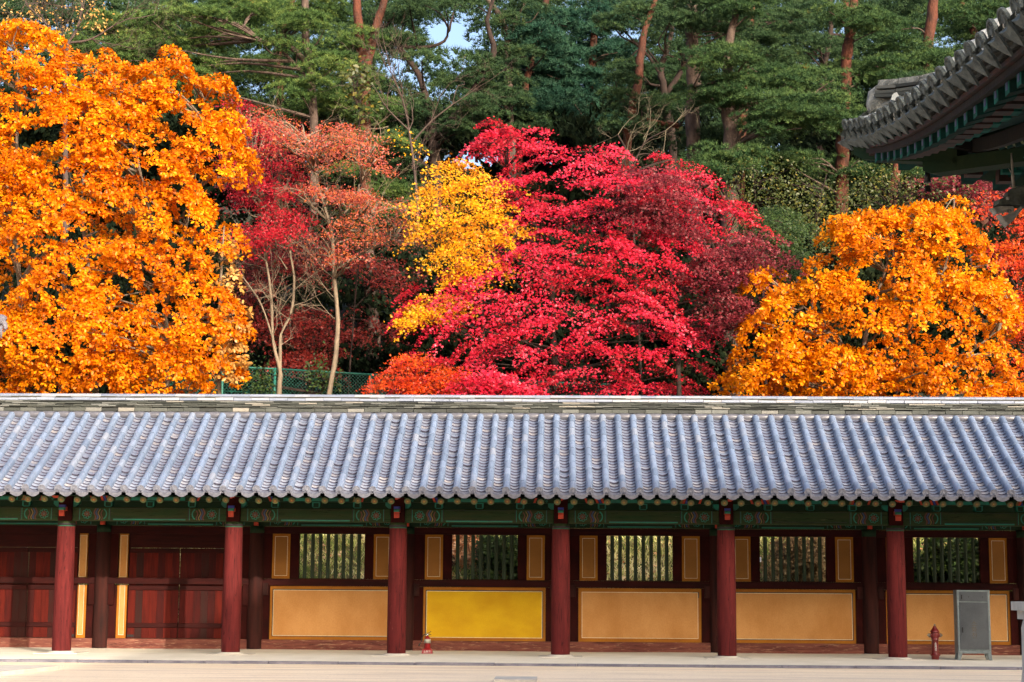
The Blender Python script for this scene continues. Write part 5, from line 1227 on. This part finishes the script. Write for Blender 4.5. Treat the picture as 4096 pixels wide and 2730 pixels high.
def gapmask(pts):
    keep = np.ones(len(pts), bool)
    for gx_, gy_, a, b in ((1025, 105, 60, 60), (1060, 55, 60, 36), (1085, 100, 30, 22), (1437, 95, 28, 20), (1482, 150, 16, 34), (222, 14, 24, 16), (905, 165, 60, 34), (960, 210, 50, 30), (600, 215, 44, 14), (560, 165, 22, 10), (1855, 8, 30, 8), (1145, 100, 14, 22), (540, 210, 30, 12), (1010, 235, 26, 22), (1680, 168, 10, 5), (300, 8, 24, 8), (1330, 20, 18, 10)):
        keep &= ((pts[:, 0] - gx_) / a) ** 2 + ((pts[:, 1] - gy_) / b) ** 2 > 1
    return keep
# ------------------------------------------------------------------ pines on the slope
BL = {}   # tree index -> pads
pines = [  # label, Y, stems (disp px), bark, needle kind
 ('tall orange barked pine with a forked trunk left of the sky gap', 27, [[(838, 560, 30), (840, 380, 28), (838, 260, 28), (835, 150, 26), (824, 60, 22), (818, -60, 18)], [(836, 170, 24), (858, 90, 22), (882, 0, 18), (900, -80, 14)]], 'r', 'b'),
 ('grey pine carrying the long bare limb over the left magnolia', 25, [[(718, 560, 22), (722, 380, 20), (715, 180, 20), (704, 90, 20), (700, -40, 16)], [(712, 150, 14), (660, 105, 13), (600, 95, 11), (560, 60, 8), (520, 50, 5)], [(715, 200, 9), (690, 160, 8), (650, 120, 6)]], 'g', 'b'),
 ('leaning red pine partly hidden behind the salmon maple', 30, [[(635, 560, 20), (640, 380, 18), (645, 230, 18), (640, 130, 16), (655, 60, 13), (680, -20, 9)], [(645, 300, 9), (600, 250, 8), (560, 230, 6), (520, 200, 4)]], 'r', 'b'),
 ('dark sinuous double trunked pine silhouetted in front of the sky gap', 29, [[(1005, 560, 26), (1000, 400, 26), (995, 310, 26), (985, 250, 16), (960, 170, 14), (910, 100, 12), (860, 40, 9)], [(998, 320, 20), (1050, 260, 18), (1100, 190, 17), (1135, 120, 15), (1120, 50, 10), (1140, -20, 8)], [(905, 100, 10), (960, 110, 9), (1020, 95, 7), (1040, 40, 5)], [(1000, 400, 8), (960, 360, 6), (930, 300, 4)]], 'd', 'd'),
 ('pale barked pine with a hooked limb right of the sky gap', 31, [[(1175, 560, 20), (1178, 380, 20), (1170, 250, 18), (1168, 150, 17), (1160, 60, 15), (1120, 0, 12), (1080, -50, 9)], [(1165, 110, 9), (1190, 40, 8), (1220, -20, 6)]], 'g', 'd'),
 ('reddish pine leaning right above the scarlet canopy', 33, [[(1190, 560, 18), (1195, 330, 18), (1205, 220, 18), (1225, 110, 18), (1250, 20, 16), (1270, -50, 13)]], 'r', 'u'),
 ('tall straight red pine behind the blue green needles', 36, [[(1350, 560, 20), (1352, 260, 20), (1362, 120, 18), (1370, 0, 16), (1375, -60, 12)], [(1355, 230, 8), (1320, 200, 6), (1290, 180, 5)]], 'r', 'u'),
 ('bent red pine trunk whose foot curls left above the maple', 26, [[(1430, 560, 22), (1440, 340, 22), (1450, 270, 22), (1468, 180, 21), (1475, 100, 17), (1495, 30, 13), (1520, -40, 9)], [(1455, 270, 12), (1500, 280, 13), (1560, 290, 13)]], 'r', 'd'),
 ('nearly black pine with writhing bare branches', 28, [[(1553, 560, 24), (1548, 380, 22), (1542, 300, 22), (1528, 220, 18), (1520, 160, 16), (1540, 90, 11), (1550, 0, 8)], [(1522, 180, 10), (1490, 130, 8), (1460, 100, 5)], [(1530, 220, 12), (1570, 150, 14), (1560, 110, 8)], [(1528, 200, 7), (1485, 190, 5), (1470, 160, 4)], [(1515, 150, 6), (1480, 110, 4), (1450, 130, 3)]], 'd', 'd'),
 ('straight grey pine trunk with plated bark, the left one of two', 22, [[(1595, 560, 36), (1594, 320, 35), (1592, 180, 33), (1590, 60, 30), (1588, -50, 24)], [(1592, 150, 6), (1530, 125, 4)]], 'g', 'd'),
 ('straight grey pine trunk with plated bark, the right one of two', 20, [[(1680, 560, 42), (1680, 340, 40), (1676, 200, 32), (1674, 120, 24), (1690, 20, 14)], [(1680, 280, 16), (1720, 240, 14), (1780, 235, 9), (1840, 260, 5)], [(1676, 190, 7), (1640, 190, 6), (1600, 200, 4)]], 'g', 'm'),
 ('orange pine stem rising out of the top of the picture right of centre', 30, [[(1700, 560, 20), (1705, 320, 20), (1718, 120, 20), (1724, 60, 20), (1730, -50, 16)]], 'r', 'd'),
 ('twin stemmed orange pine in front of the temple roof tip', 23, [[(1935, 560, 34), (1935, 380, 33), (1938, 300, 28), (1944, 200, 26), (1948, 120, 26), (1956, 60, 26), (1968, -50, 18)], [(1950, 120, 18), (1946, 50, 16), (1940, -50, 12)]], 'r', 'm'),
 ('curved dark pine stem next to the twin stemmed orange pine', 33, [[(1880, 560, 14), (1885, 300, 14), (1900, 130, 13), (1910, 60, 12), (1905, -40, 9)]], 'd', 'd'),
 ('slanting orange pine trunk behind the temple eave', 25, [[(2085, 560, 26), (2090, 400, 24), (2110, 260, 24), (2128, 140, 26), (2142, 40, 26), (2150, -50, 20)], [(2110, 230, 10), (2060, 200, 7), (2020, 170, 5)]], 'r', 'm'),
 ('orange trunk showing between the eave and the right magnolia', 21, [[(2045, 560, 26), (2052, 440, 24), (2060, 390, 20), (2080, 300, 12), (2100, 200, 8)]], 'r', 'd'),
 ('pine with reddish limb at the top right beside the eave', 31, [[(2260, 560, 22), (2262, 300, 20), (2240, 90, 16), (2215, 30, 14), (2200, -40, 12)]], 'r', 'm'),
 ('grey pine in the dark gap between salmon and crimson maples', 22, [[(862, 905, 30), (860, 780, 30), (852, 640, 28), (846, 520, 24), (840, 440, 18)]], 'g', 'd'),
 ('slender dark pine trunk left of the grey one in the dark gap', 26, [[(790, 905, 20), (800, 780, 20), (815, 620, 18), (820, 500, 14)]], 'd', 'd'),
 ('leaning dark pine trunk right of the grey one in the dark gap', 25, [[(925, 905, 18), (915, 800, 18), (905, 680, 16), (890, 560, 12)]], 'd', 'd'),
 ('dark pine trunk deep in the wood behind the crimson maple stems', 28, [[(705, 905, 22), (700, 760, 22), (690, 620, 18), (690, 500, 14)]], 'd', 'd'),
]
blobs = [(1480, 160, 50, 22), (1530, 250, 60, 24), (1440, 290, 60, 20), (1600, 110, 60, 22), (1690, 200, 60, 22), (1590, 250, 50, 22), (1680, 360, 60, 20), (1910, 230, 50, 24), (1940, 180, 40, 18), (2110, 250, 50, 20), (1180, 130, 40, 26), (1150, 60, 40, 20), (1200, 30, 50, 20), (1050, 290, 40, 24), (960, 260, 40, 26), (1020, 200, 40, 16), (940, 200, 40, 16), (830, 90, 30, 16), (700, 330, 50, 20), (600, 280, 50, 20), (1440, 180, 30, 24), (1390, 230, 50, 30), (1500, 200, 40, 20), (1820, 380, 60, 22), (1900, 400, 50, 22), (300, 60, 90, 30), (270, 125, 80, 30), (430, 40, 80, 28), (500, 90, 90, 32), (400, 110, 60, 22), (560, 150, 60, 20), (470, 160, 70, 22), (620, 40, 80, 28), (650, 110, 40, 18), (700, 60, 60, 26), (745, 25, 60, 28), (690, 210, 60, 22),
 (760, 150, 60, 24), (795, 110, 45, 20), (815, 180, 40, 22), (780, 235, 60, 30), (860, 265, 60, 34), (640, 190, 45, 16), (700, 265, 60, 26), (850, 330, 80, 30), (905, 290, 50, 34), (920, 350, 45, 50), (560, 250, 60, 26), (340, 100, 60, 22), (370, 60, 60, 22),
 (230, 60, 50, 30), (180, 110, 50, 26), (560, 20, 70, 22), (330, 160, 60, 20), (420, 190, 60, 22), (930, 40, 60, 24), (900, 90, 50, 20), (980, 20, 60, 16), (1010, 60, 40, 18), (940, 130, 50, 16), (880, 160, 40, 16), (1080, 35, 40, 24), (1095, 70, 30, 20),
 (890, 450, 70, 34), (940, 400, 40, 30), (800, 400, 50, 20), (870, 500, 40, 26),
 (1120, 175, 50, 36), (1160, 220, 70, 36), (1220, 180, 60, 50), (1280, 140, 50, 50), (1290, 220, 60, 50), (1230, 260, 90, 38), (1330, 180, 50, 40), (1350, 250, 60, 40), (1180, 290, 80, 30), (1300, 300, 80, 26), (1100, 250, 50, 40), (1380, 300, 50, 24), (1240, 100, 40, 40),
 (1300, 62, 80, 24), (1370, 70, 60, 26), (1340, 130, 70, 24), (1400, 120, 50, 26), (1420, 60, 40, 24), (1380, 20, 50, 20), (1250, 40, 40, 24),
 (1500, 30, 70, 26), (1560, 65, 60, 26), (1640, 60, 80, 32), (1720, 110, 90, 32), (1800, 50, 80, 28), (1650, 140, 80, 26), (1560, 195, 60, 24), (1640, 230, 80, 26), (1750, 190, 100, 28), (1850, 190, 90, 28), (1720, 300, 90, 28), (1800, 290, 100, 28), (1870, 260, 60, 36), (1580, 400, 60, 34),
 (1900, 110, 70, 28), (2000, 50, 80, 26), (2090, 80, 80, 28), (2200, 40, 90, 28), (2300, 30, 60, 28), (2070, 150, 80, 22), (2140, 130, 60, 20), (1620, 330, 60, 26), (2040, 110, 60, 20), (1500, 100, 50, 18), (1850, 110, 60, 30), (1780, 140, 60, 24), (1990, 200, 60, 28), (2060, 230, 70, 30), (1980, 290, 60, 34), (2030, 190, 50, 20),
 (1880, 330, 60, 22), (1760, 350, 70, 24), (1660, 400, 70, 34), (2100, 400, 60, 22), (1990, 400, 60, 22), (1450, 240, 40, 24), (1500, 250, 50, 24), (1420, 200, 30, 30), (2250, 80, 60, 22), (1930, 40, 50, 22), (1960, 160, 50, 22), (2140, 190, 60, 22), (1620, 20, 60, 22), (1700, 20, 60, 26), (1860, 20, 50, 16), (1780, 240, 80, 24)]
def near_stem(b):
    best = None
    for i, (lb, Y, st, bk, nd) in enumerate(pines[:17]):
        for s in st:
            for q in s:
                d = math.hypot(q[0] - b[0], (q[1] - b[1]) * 1.3)
                if best is None or d < best[0]: best = (d, i)
    return best[1]
for b in blobs:
    i = near_stem(b)
    if b[0] < 560 and b[1] < 210: i = 1 if b[0] > 380 else 2
    BL.setdefault(i, []).append(b)
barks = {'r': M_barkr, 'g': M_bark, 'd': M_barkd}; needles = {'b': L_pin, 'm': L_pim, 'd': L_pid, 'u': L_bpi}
for i, (lb, Y, st, bk, nd) in enumerate(pines):
    foot = D(st[0][0][0], st[0][0][1], Y)
    P0s, _ = stem_pts(st[0], Y)
    t = tree('pine_tree', (P0s[0][0], Y, ground_z(P0s[0])), lb, 'pine tree')
    mb = MB(); ss = []
    for k, s in enumerate(st):
        P, Rr = stem_pts(s, Y, k == 0); ss.append(smooth_stem(mb, P, Rr, 9, .10))
    mb.build('trunk', barks[bk], t, True)
    bl = BL.get(i, [])
    if not bl: continue
    sc_ = FPX / (Y - CAM[1]) / K; C = []; rp = .55
    for bx, by, rx, ry in bl:
        dy0 = N.uniform(-2.2, 1.4); n = max(4, int(rx * ry / 170))
        for _ in range(n):
            a = N.random() * 6.283; q = math.sqrt(N.random()); u, v = q * math.cos(a), q * math.sin(a)
            qx, qy = bx + u * rx * .85, by + v * ry * .85
            if not gapmask(np.array([[qx, qy]]))[0]: continue
            C.append(D(qx, qy, Y + dy0 + N.uniform(-1, 1) * rx / sc_ * .7))
    C = np.array(C); O = nrm(C - C.mean(0))
    bb = MB(); branches(bb, ss, C, .45, .09, .015, 5, .5); bb.build('branch', barks['d' if bk == 'd' else 'g'], t, kind='stuff')
    bright = nd
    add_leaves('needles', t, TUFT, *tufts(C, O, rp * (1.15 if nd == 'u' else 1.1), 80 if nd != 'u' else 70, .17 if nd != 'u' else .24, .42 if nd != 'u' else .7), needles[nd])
# bare twiggy trees
def bare(label, Y, starts, L, r, mat=M_barkd, depth=4, name='bare_tree', cat='tree', leaf=None, tmat=None):
    P, Rr = stem_pts(starts[0], Y); t = tree(name, (P[0][0], Y, ground_z(P[0])), label, cat)
    mb = MB(); tw = MB()
    for k, s in enumerate(starts):
        P, Rr = stem_pts(s, Y, k == 0); smooth_stem(mb, P, Rr, 6, .1)
        for j in range(1, len(P)):
            for _ in range(2): twigs(tw, P[j], nrm(P[j] - P[j - 1] + N.normal(0, .6, 3)), L, depth, r)
    mb.build('trunk', tmat or mat, t, True); tw.build('twig', mat, t, kind='stuff')
    if leaf:
        mat_, poly, n = leaf; C, O = pads_in(poly, n, Y, 1.5, .5, 2); add_leaves('leaf', t, SMALL, *sprays(C, O, .6, 14, .11, .25, .1, 1.1), mat_)
bare('leafless brown tree with fine twigs standing in the hazy gap between the pines', 23, [[(960, 560, 8), (955, 420, 7), (940, 300, 5), (925, 230, 4), (900, 170, 3)], [(945, 330, 5), (990, 280, 4), (1040, 240, 3)], [(940, 300, 4), (890, 250, 3), (860, 200, 2)]], 1.5, .018, M_tw, 3, leaf=(L_yel, [(880, 300), (1000, 290), (1000, 340), (900, 350)], 5))
bare('spreading bare bush above the scarlet crown of the central maple', 15, [[(1450, 420, 6), (1440, 350, 5), (1420, 310, 3)], [(1450, 400, 5), (1480, 330, 4), (1530, 300, 2)]], 0.9, .013, M_tw2, 3, tmat=M_barkd)
bare('leafless tree with brown seed clusters at the top left corner', 19, [[(150, 560, 14), (150, 200, 12), (155, 110, 10), (180, 60, 6), (190, 0, 4)], [(150, 120, 8), (110, 60, 5), (60, 10, 3)], [(155, 100, 6), (210, 90, 5), (260, 60, 3)], [(150, 140, 5), (90, 110, 4), (20, 100, 2)]], 1.7, .02, M_tw, 4, leaf=(L_dry, [(0, 0), (230, 0), (240, 80), (150, 110), (0, 50)], 26))
# distant wood: dark undergrowth behind the maples, and pine crowns beyond
def mass(name, n, x0, x1, y0, y1, Y0, Y1, T, mat, per, size, rp, thick):
    pts = np.stack([N.uniform(x0, x1, n), N.uniform(y0, y1, n)], 1); pts = pts[gapmask(pts)]
    C = np.array([D(x, y, N.uniform(Y0, Y1)) for x, y in pts]); O = nrm(N.normal(0, 1, C.shape))
    o = add_leaves_top(name, T, *tufts(C, O, rp, per, size, thick), mat)
def add_leaves_top(name, T, P, A, Nn, S, rnd, mat):
    TRI[0] += len(P) * len(T[1]); o = link(name, leafmesh(T, P, A, Nn, S, rnd, mat)); o['kind'] = 'stuff'; return o
mass('distant_pine_wood', 1700, -60, 2420, -10, 360, 40, 62, TUFT, L_pid, 55, .36, 1.1, .5)
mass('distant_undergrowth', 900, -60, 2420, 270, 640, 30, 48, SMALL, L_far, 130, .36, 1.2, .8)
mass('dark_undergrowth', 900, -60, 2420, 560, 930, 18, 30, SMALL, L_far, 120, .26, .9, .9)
for j, (px_, Y) in enumerate(((560, 33), (600, 36), (740, 38), (770, 34), (880, 36), (945, 33), (1050, 34), (1090, 40), (1150, 36))):
    pass
# ------------------------------------------------------------------ green chain link fence
FY = 13.0
fp = [(300, 815), (512, 842), (632, 848), (853, 861), (1010, 868), (1180, 876), (1400, 884)]
fence = thing('chain_link_fence', (D(632, 900, FY)[0], FY, ground_z(D(632, 900, FY))), 'green chain link fence running along the slope behind the pale maple trunks', 'fence')
M_fen = flat('green_fence_coating', (0.015, 0.13, 0.10), 0.5)
tops = [D(x, y, FY) for x, y in fp]
for i, p in enumerate(tops):
    MB().tube([p + np.array([0, 0, -1.75]), p + np.array([0, 0, .03])], .035, 8).build('post', M_fen, fence, True)
for a, b in zip(tops, tops[1:]):
    MB().tube([a, b], .026, 6).build('top_rail', M_fen, fence, True)
    MB().tube([a - UP * .72, b - UP * .72], .007, 4).build('tension_wire', M_fen, fence)
wm = MB(); 
for a, b in zip(tops, tops[1:]):
    L = np.linalg.norm(b - a); n = int(L / .10); H = 1.45
    for k in range(-int(H / .10), n):
        for s in (0, 1):
            # wires running both ways, clipped to the panel
            u0, u1 = k * .10, k * .10 + H
            lo_, hi_ = max(0, u0), min(L, u1)
            if hi_ <= lo_: continue
            def pt(u):
                h = (u - u0) if s else H - (u - u0); return a + (b - a) * (u / L) - UP * (h)
            p, q = pt(lo_), pt(hi_); w_ = .0045
            V = [p + [-w_, 0, 0], p + [w_, 0, 0], q + [w_, 0, 0], q + [-w_, 0, 0]]; wm.add(V, [(0, 1, 2, 3)])
wm.build('chain_link', M_fen, fence, kind='stuff')
# ------------------------------------------------------------------ grassy bank seen through the barred windows
def blades(n, y0, y1, mat, name, size=.22):
    x = N.uniform(-12.5, 12.5, n); y = N.uniform(y0, y1, n); P = np.stack([x, y, hz(x, y)], 1)
    cl = np.sin(x * 2.1 + y) * np.sin(y * 3.3 + x * .7)
    A = nrm(np.stack([N.normal(0, .5, n), N.normal(-.45, .35, n), N.uniform(.4, 1.1, n)], 1)); Nn = nrm(np.stack([N.normal(0, .5, n), -np.ones(n), N.uniform(0, 1, n)], 1))
    V = np.array([(0, -.05, 0), (0, .05, 0), (.6, .04, .04), (1, 0, -.08), (.6, -.04, .04)]); F = np.array([(0, 1, 2), (0, 2, 4), (4, 2, 3)])
    add_leaves_top(name, (V, F), P, A, Nn, size * N.uniform(.5, 1.2, n), np.clip(.48 + .32 * cl + .25 * np.sin(x * 1.1) + N.normal(0, .22, n), 0, 1), mat)
L_gra = leafmat('dry_green_grass', [(0, (0.10, 0.16, 0.03)), (.35, (0.26, 0.32, 0.08)), (.65, (0.58, 0.56, 0.22)), (1, (0.85, 0.78, 0.48))], .3, .6, .3)
L_lit = leafmat('fallen_leaf', [(0, (0.30, 0.10, 0.03)), (.5, (0.55, 0.27, 0.12)), (1, (0.75, 0.55, 0.35))], .2, .6, .3)
blades(46000, 6.8, 11.6, L_gra, 'grass')
n = 2600; x = N.uniform(-12.5, 12.5, n); y = N.uniform(7.5, 11.4, n)
P = np.stack([x, y, hz(x, y) + .05], 1); add_leaves_top('fallen_leaves', SMALL, P, nrm(N.normal(0, 1, (n, 3)) * [1, 1, .3]), nrm(N.normal(0, .5, (n, 3)) + [0, -.6, .8]), .13 * N.uniform(.6, 1.3, n), N.random(n), L_lit)
def bush(label, px, mat, n, wd, Y=6.8, py=2230, twig=True, sz=.07):
    Y += 1.6; c = at(px, py, Y); b = thing('shrub', (c[0], Y, ground_z(c)), label, 'shrub')
    C = np.array([c + np.array([N.uniform(-wd, wd), N.uniform(-.4, .4), N.uniform(-.5, .5)]) for _ in range(n * 2)])
    add_leaves('leaf', b, SMALL, *sprays(C, nrm(N.normal(0, 1, C.shape)), .34, 200, sz * 1.4, .16, .1, 1.0), mat)
    tw = MB()
    for _ in range(10): twigs(tw, (c[0] + N.uniform(-wd, wd), Y, ground_z(c)), (N.normal(0, .3), -.2, 1), .8, 3, .010, .6)
    tw.build('twig', M_tw, b, kind='stuff')
bush('dark leafy shrub seen through the right half of the fourth barred window', 2010, L_dgr, 16, .45)
bush('brown twiggy shrub seen through the second barred window from the right', 3180, L_rtw, 16, .6)
bush('lush green shrub seen through the barred window above the steel cabinet', 3830, L_dgr, 22, .9, sz=.10)
bush('bushy rust coloured shrub at the top left of the window above the yellow panel', 1850, L_lit, 6, .3, 7.6, 2160)
c = at(3036, 2240, 7.0)
mk = thing('marker_board', (c[0], 7.0, ground_z(c)), 'small white board on a stake glimpsed through the second barred window from right', 'sign')
MB().cbox(c[0] - .05, c[0] + .05, 6.98, 7.0, c[2] - .06, c[2] + .06, .004).build('board', M_brd, mk); MB().tube([(c[0], 7.02, ground_z(c) - .1), (c[0], 7.02, c[2])], .012, 6).build('stake', M_barkd, mk)
print('foliage triangles', TRI[0])
